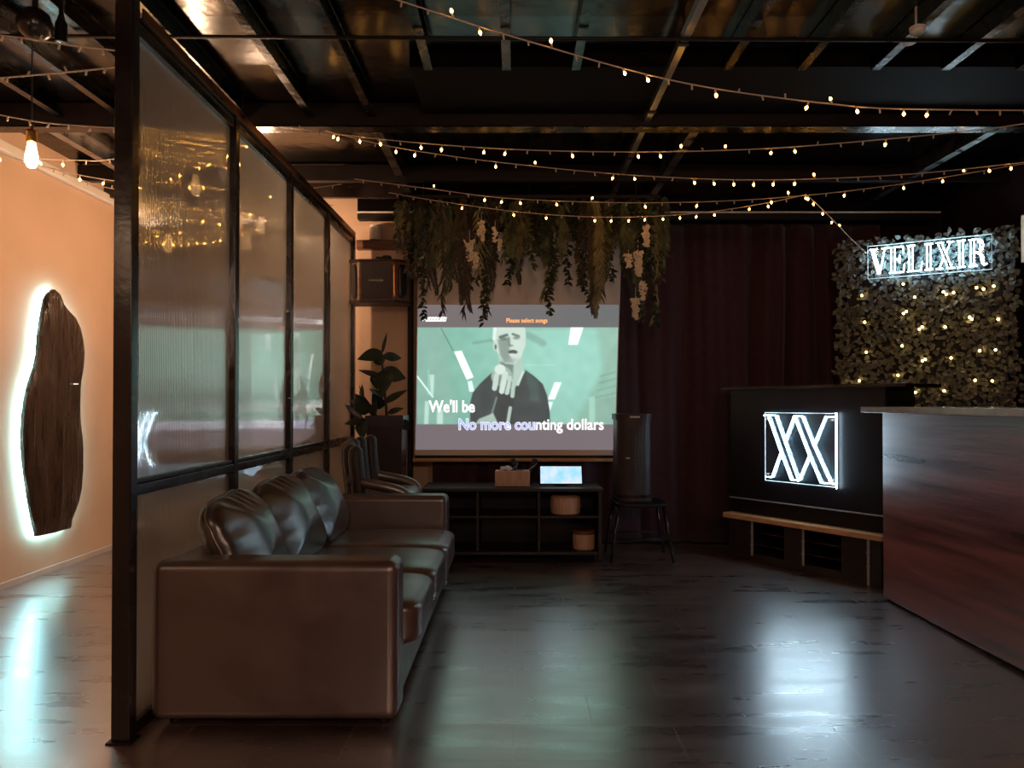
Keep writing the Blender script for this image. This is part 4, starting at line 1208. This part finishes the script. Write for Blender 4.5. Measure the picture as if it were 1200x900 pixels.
# lettered sign
r = thing('neon_sign', 'white neon name sign on a clear strip across the top of the ivy panel', 'neon sign', (2.63, 5.90, 2.2), rzG)
MB().box((.19, -.068, -.03), (1.005, -.063, .225)).build('backing_plate', M['acrylic'], r, **bl)
MB().tube([(.19, -.0655, -.03), (1.005, -.0655, -.03), (1.005, -.0655, .225), (.19, -.0655, .225), (.19, -.0655, -.03)], .0025, 6).build('plate_edge', M['edge'], r, **bl)
for uu in (.22, .98):
    MB().tube([(uu, -.07, .10), (uu, .03, .10)], .006, 8).build('standoff', M['silver'], r, **bl)
LET = {
    'V': (.86, [[(0, 1), (.40, 1)], [(.07, 1), (.42, 0)], [(.20, 1), (.50, .12)], [(.42, 0), (.50, .0), (.76, 1)], [(.60, 1), (.90, 1)]]),
    'E': (.74, [[(.08, 0), (.08, 1)], [(.25, 0), (.25, 1)], [(0, 1), (.68, 1), (.70, .72)], [(0, 0), (.70, 0), (.74, .30)], [(.25, .52), (.50, .52)], [(.50, .38), (.50, .66)]]),
    'L': (.72, [[(.08, 0), (.08, 1)], [(.25, 0), (.25, 1)], [(0, 1), (.38, 1)], [(0, 0), (.66, 0), (.72, .34)]]),
    'I': (.40, [[(.10, 0), (.10, 1)], [(.28, 0), (.28, 1)], [(0, 1), (.38, 1)], [(0, 0), (.38, 0)]]),
    'X': (.84, [[(.08, 1), (.55, 0)], [(.25, 1), (.74, 0)], [(.68, 1), (.46, .58)], [(.36, .42), (.14, 0)], [(0, 1), (.36, 1)], [(.52, 1), (.84, 1)], [(0, 0), (.30, 0)], [(.46, 0), (.86, 0)]]),
    'R': (.84, [[(.08, 0), (.08, 1)], [(.25, 0), (.25, 1)], [(0, 0), (.38, 0)], [(0, 1), (.42, 1), (.60, .93), (.66, .76), (.60, .58), (.42, .50), (.25, .50)], [(.40, .93), (.50, .86), (.52, .74), (.48, .6)],
                [(.40, .50), (.54, .36), (.58, .12), (.68, 0), (.82, .06)], [(.50, .48), (.64, .34), (.68, .12)]]),
}
word = 'VELIXIR'; gap = .13
tot = sum(LET[c][0] for c in word) + gap * (len(word) - 1)
LW = .775; sc_ = LW / tot; u = .205; LH = .195
for c in word:
    w, st = LET[c]
    mb = MB()
    for s in st:
        mb.tube([(u + a * sc_, -.075, .002 + b * LH) for a, b in s], .0037, 6)
    mb.build('letter', M['neon_letter'], r, smooth=True, **bl)
    u += (w + gap) * sc_

# ------------------------------------------------------------------ bar counter
r = thing('bar_counter', 'red brown wood fronted bar counter with pale stone top', 'bar', (2.6, 2.7, 0))
MB().box((2.235, .8, 0.02), (2.26, 4.48, 1.139), .002).build('front_panel', M['barwood'], r)
MB().box((2.26, 4.455, 0.02), (2.80, 4.48, 1.139), .002).build('end_panel', M['barwood'], r)
MB().box((2.26, .85, 0.0), (2.80, 4.45, .90), .002).build('carcass', M['black_lam'], r)
MB().box((2.11, .8, 1.14), (2.86, 4.50, 1.176), .004).build('worktop', M['slabtop'], r, wn=True)

# ------------------------------------------------------------------ lights
def lamp(name, loc, power, col, rad=.1, kind='POINT', size=None, rot=None, spec=1.0):
    l = bpy.data.lights.new(name, kind); l.energy = power; l.color = col
    if kind == 'POINT': l.shadow_soft_size = rad
    if kind == 'AREA':
        l.shape = 'RECTANGLE'; l.size, l.size_y = size
    o = bpy.data.objects.new(name, l); COL.objects.link(o); o.location = loc
    if rot: o.rotation_euler = rot
    return o


WARM = (1.0, .63, .385)
p = at(35, 178, 3.55)
lamp('pendant_glow', (p.x, p.y, p.z - .1), 13, WARM, .03)
p = at(228, 215, 4.45); lamp('pendant_glow', (p.x, p.y, p.z - .1), 16, WARM, .03)
p = at(305, 262, 5.6); lamp('pendant_glow', (p.x, p.y, p.z - .1), 32, WARM, .03)
lamp('room_lamp', (-2.3, .8, 2.1), 6, WARM, .06)
lamp('room_lamp', (.1, -1.6, 2.3), 75, (1.0, .66, .48), .15)
lamp('room_lamp', (2.0, -.9, 2.3), 48, (1.0, .6, .4), .08)

w = bpy.data.worlds.new('night'); SC.world = w; w.use_nodes = True
w.node_tree.nodes['Background'].inputs[0].default_value = (.03, .009, .012, 1)
w.node_tree.nodes['Background'].inputs[1].default_value = 1.0

# ------------------------------------------------------------------ camera and view
cam = bpy.data.cameras.new('camera'); co = bpy.data.objects.new('camera', cam); COL.objects.link(co)
SC.camera = co
cam.sensor_width = 36; cam.sensor_fit = 'HORIZONTAL'; cam.lens = F / 1200 * 36
cam.clip_start = .05
co.location = (0, 0, CAMH)
pitch = math.radians(.6)
co.rotation_euler = (PI / 2 + pitch, 0, 0)
cam.shift_x = -(CXP - 600) / 1200
cam.shift_y = (HY - 450 - F * math.tan(pitch)) / 1200
SC.view_settings.view_transform = 'Standard'; SC.view_settings.look = 'None'
SC.view_settings.exposure = 0.22; SC.view_settings.gamma = 1; SC.view_settings.use_curve_mapping = False
cy_ = SC.cycles
cy_.use_denoising = True
cy_.max_bounces = 12; cy_.transmission_bounces = 8; cy_.transparent_max_bounces = 12; cy_.glossy_bounces = 4; cy_.diffuse_bounces = 4
cy_.sample_clamp_indirect = 40; cy_.sample_clamp_direct = 0
cy_.caustics_reflective = True; cy_.caustics_refractive = True
cy_.use_light_tree = True
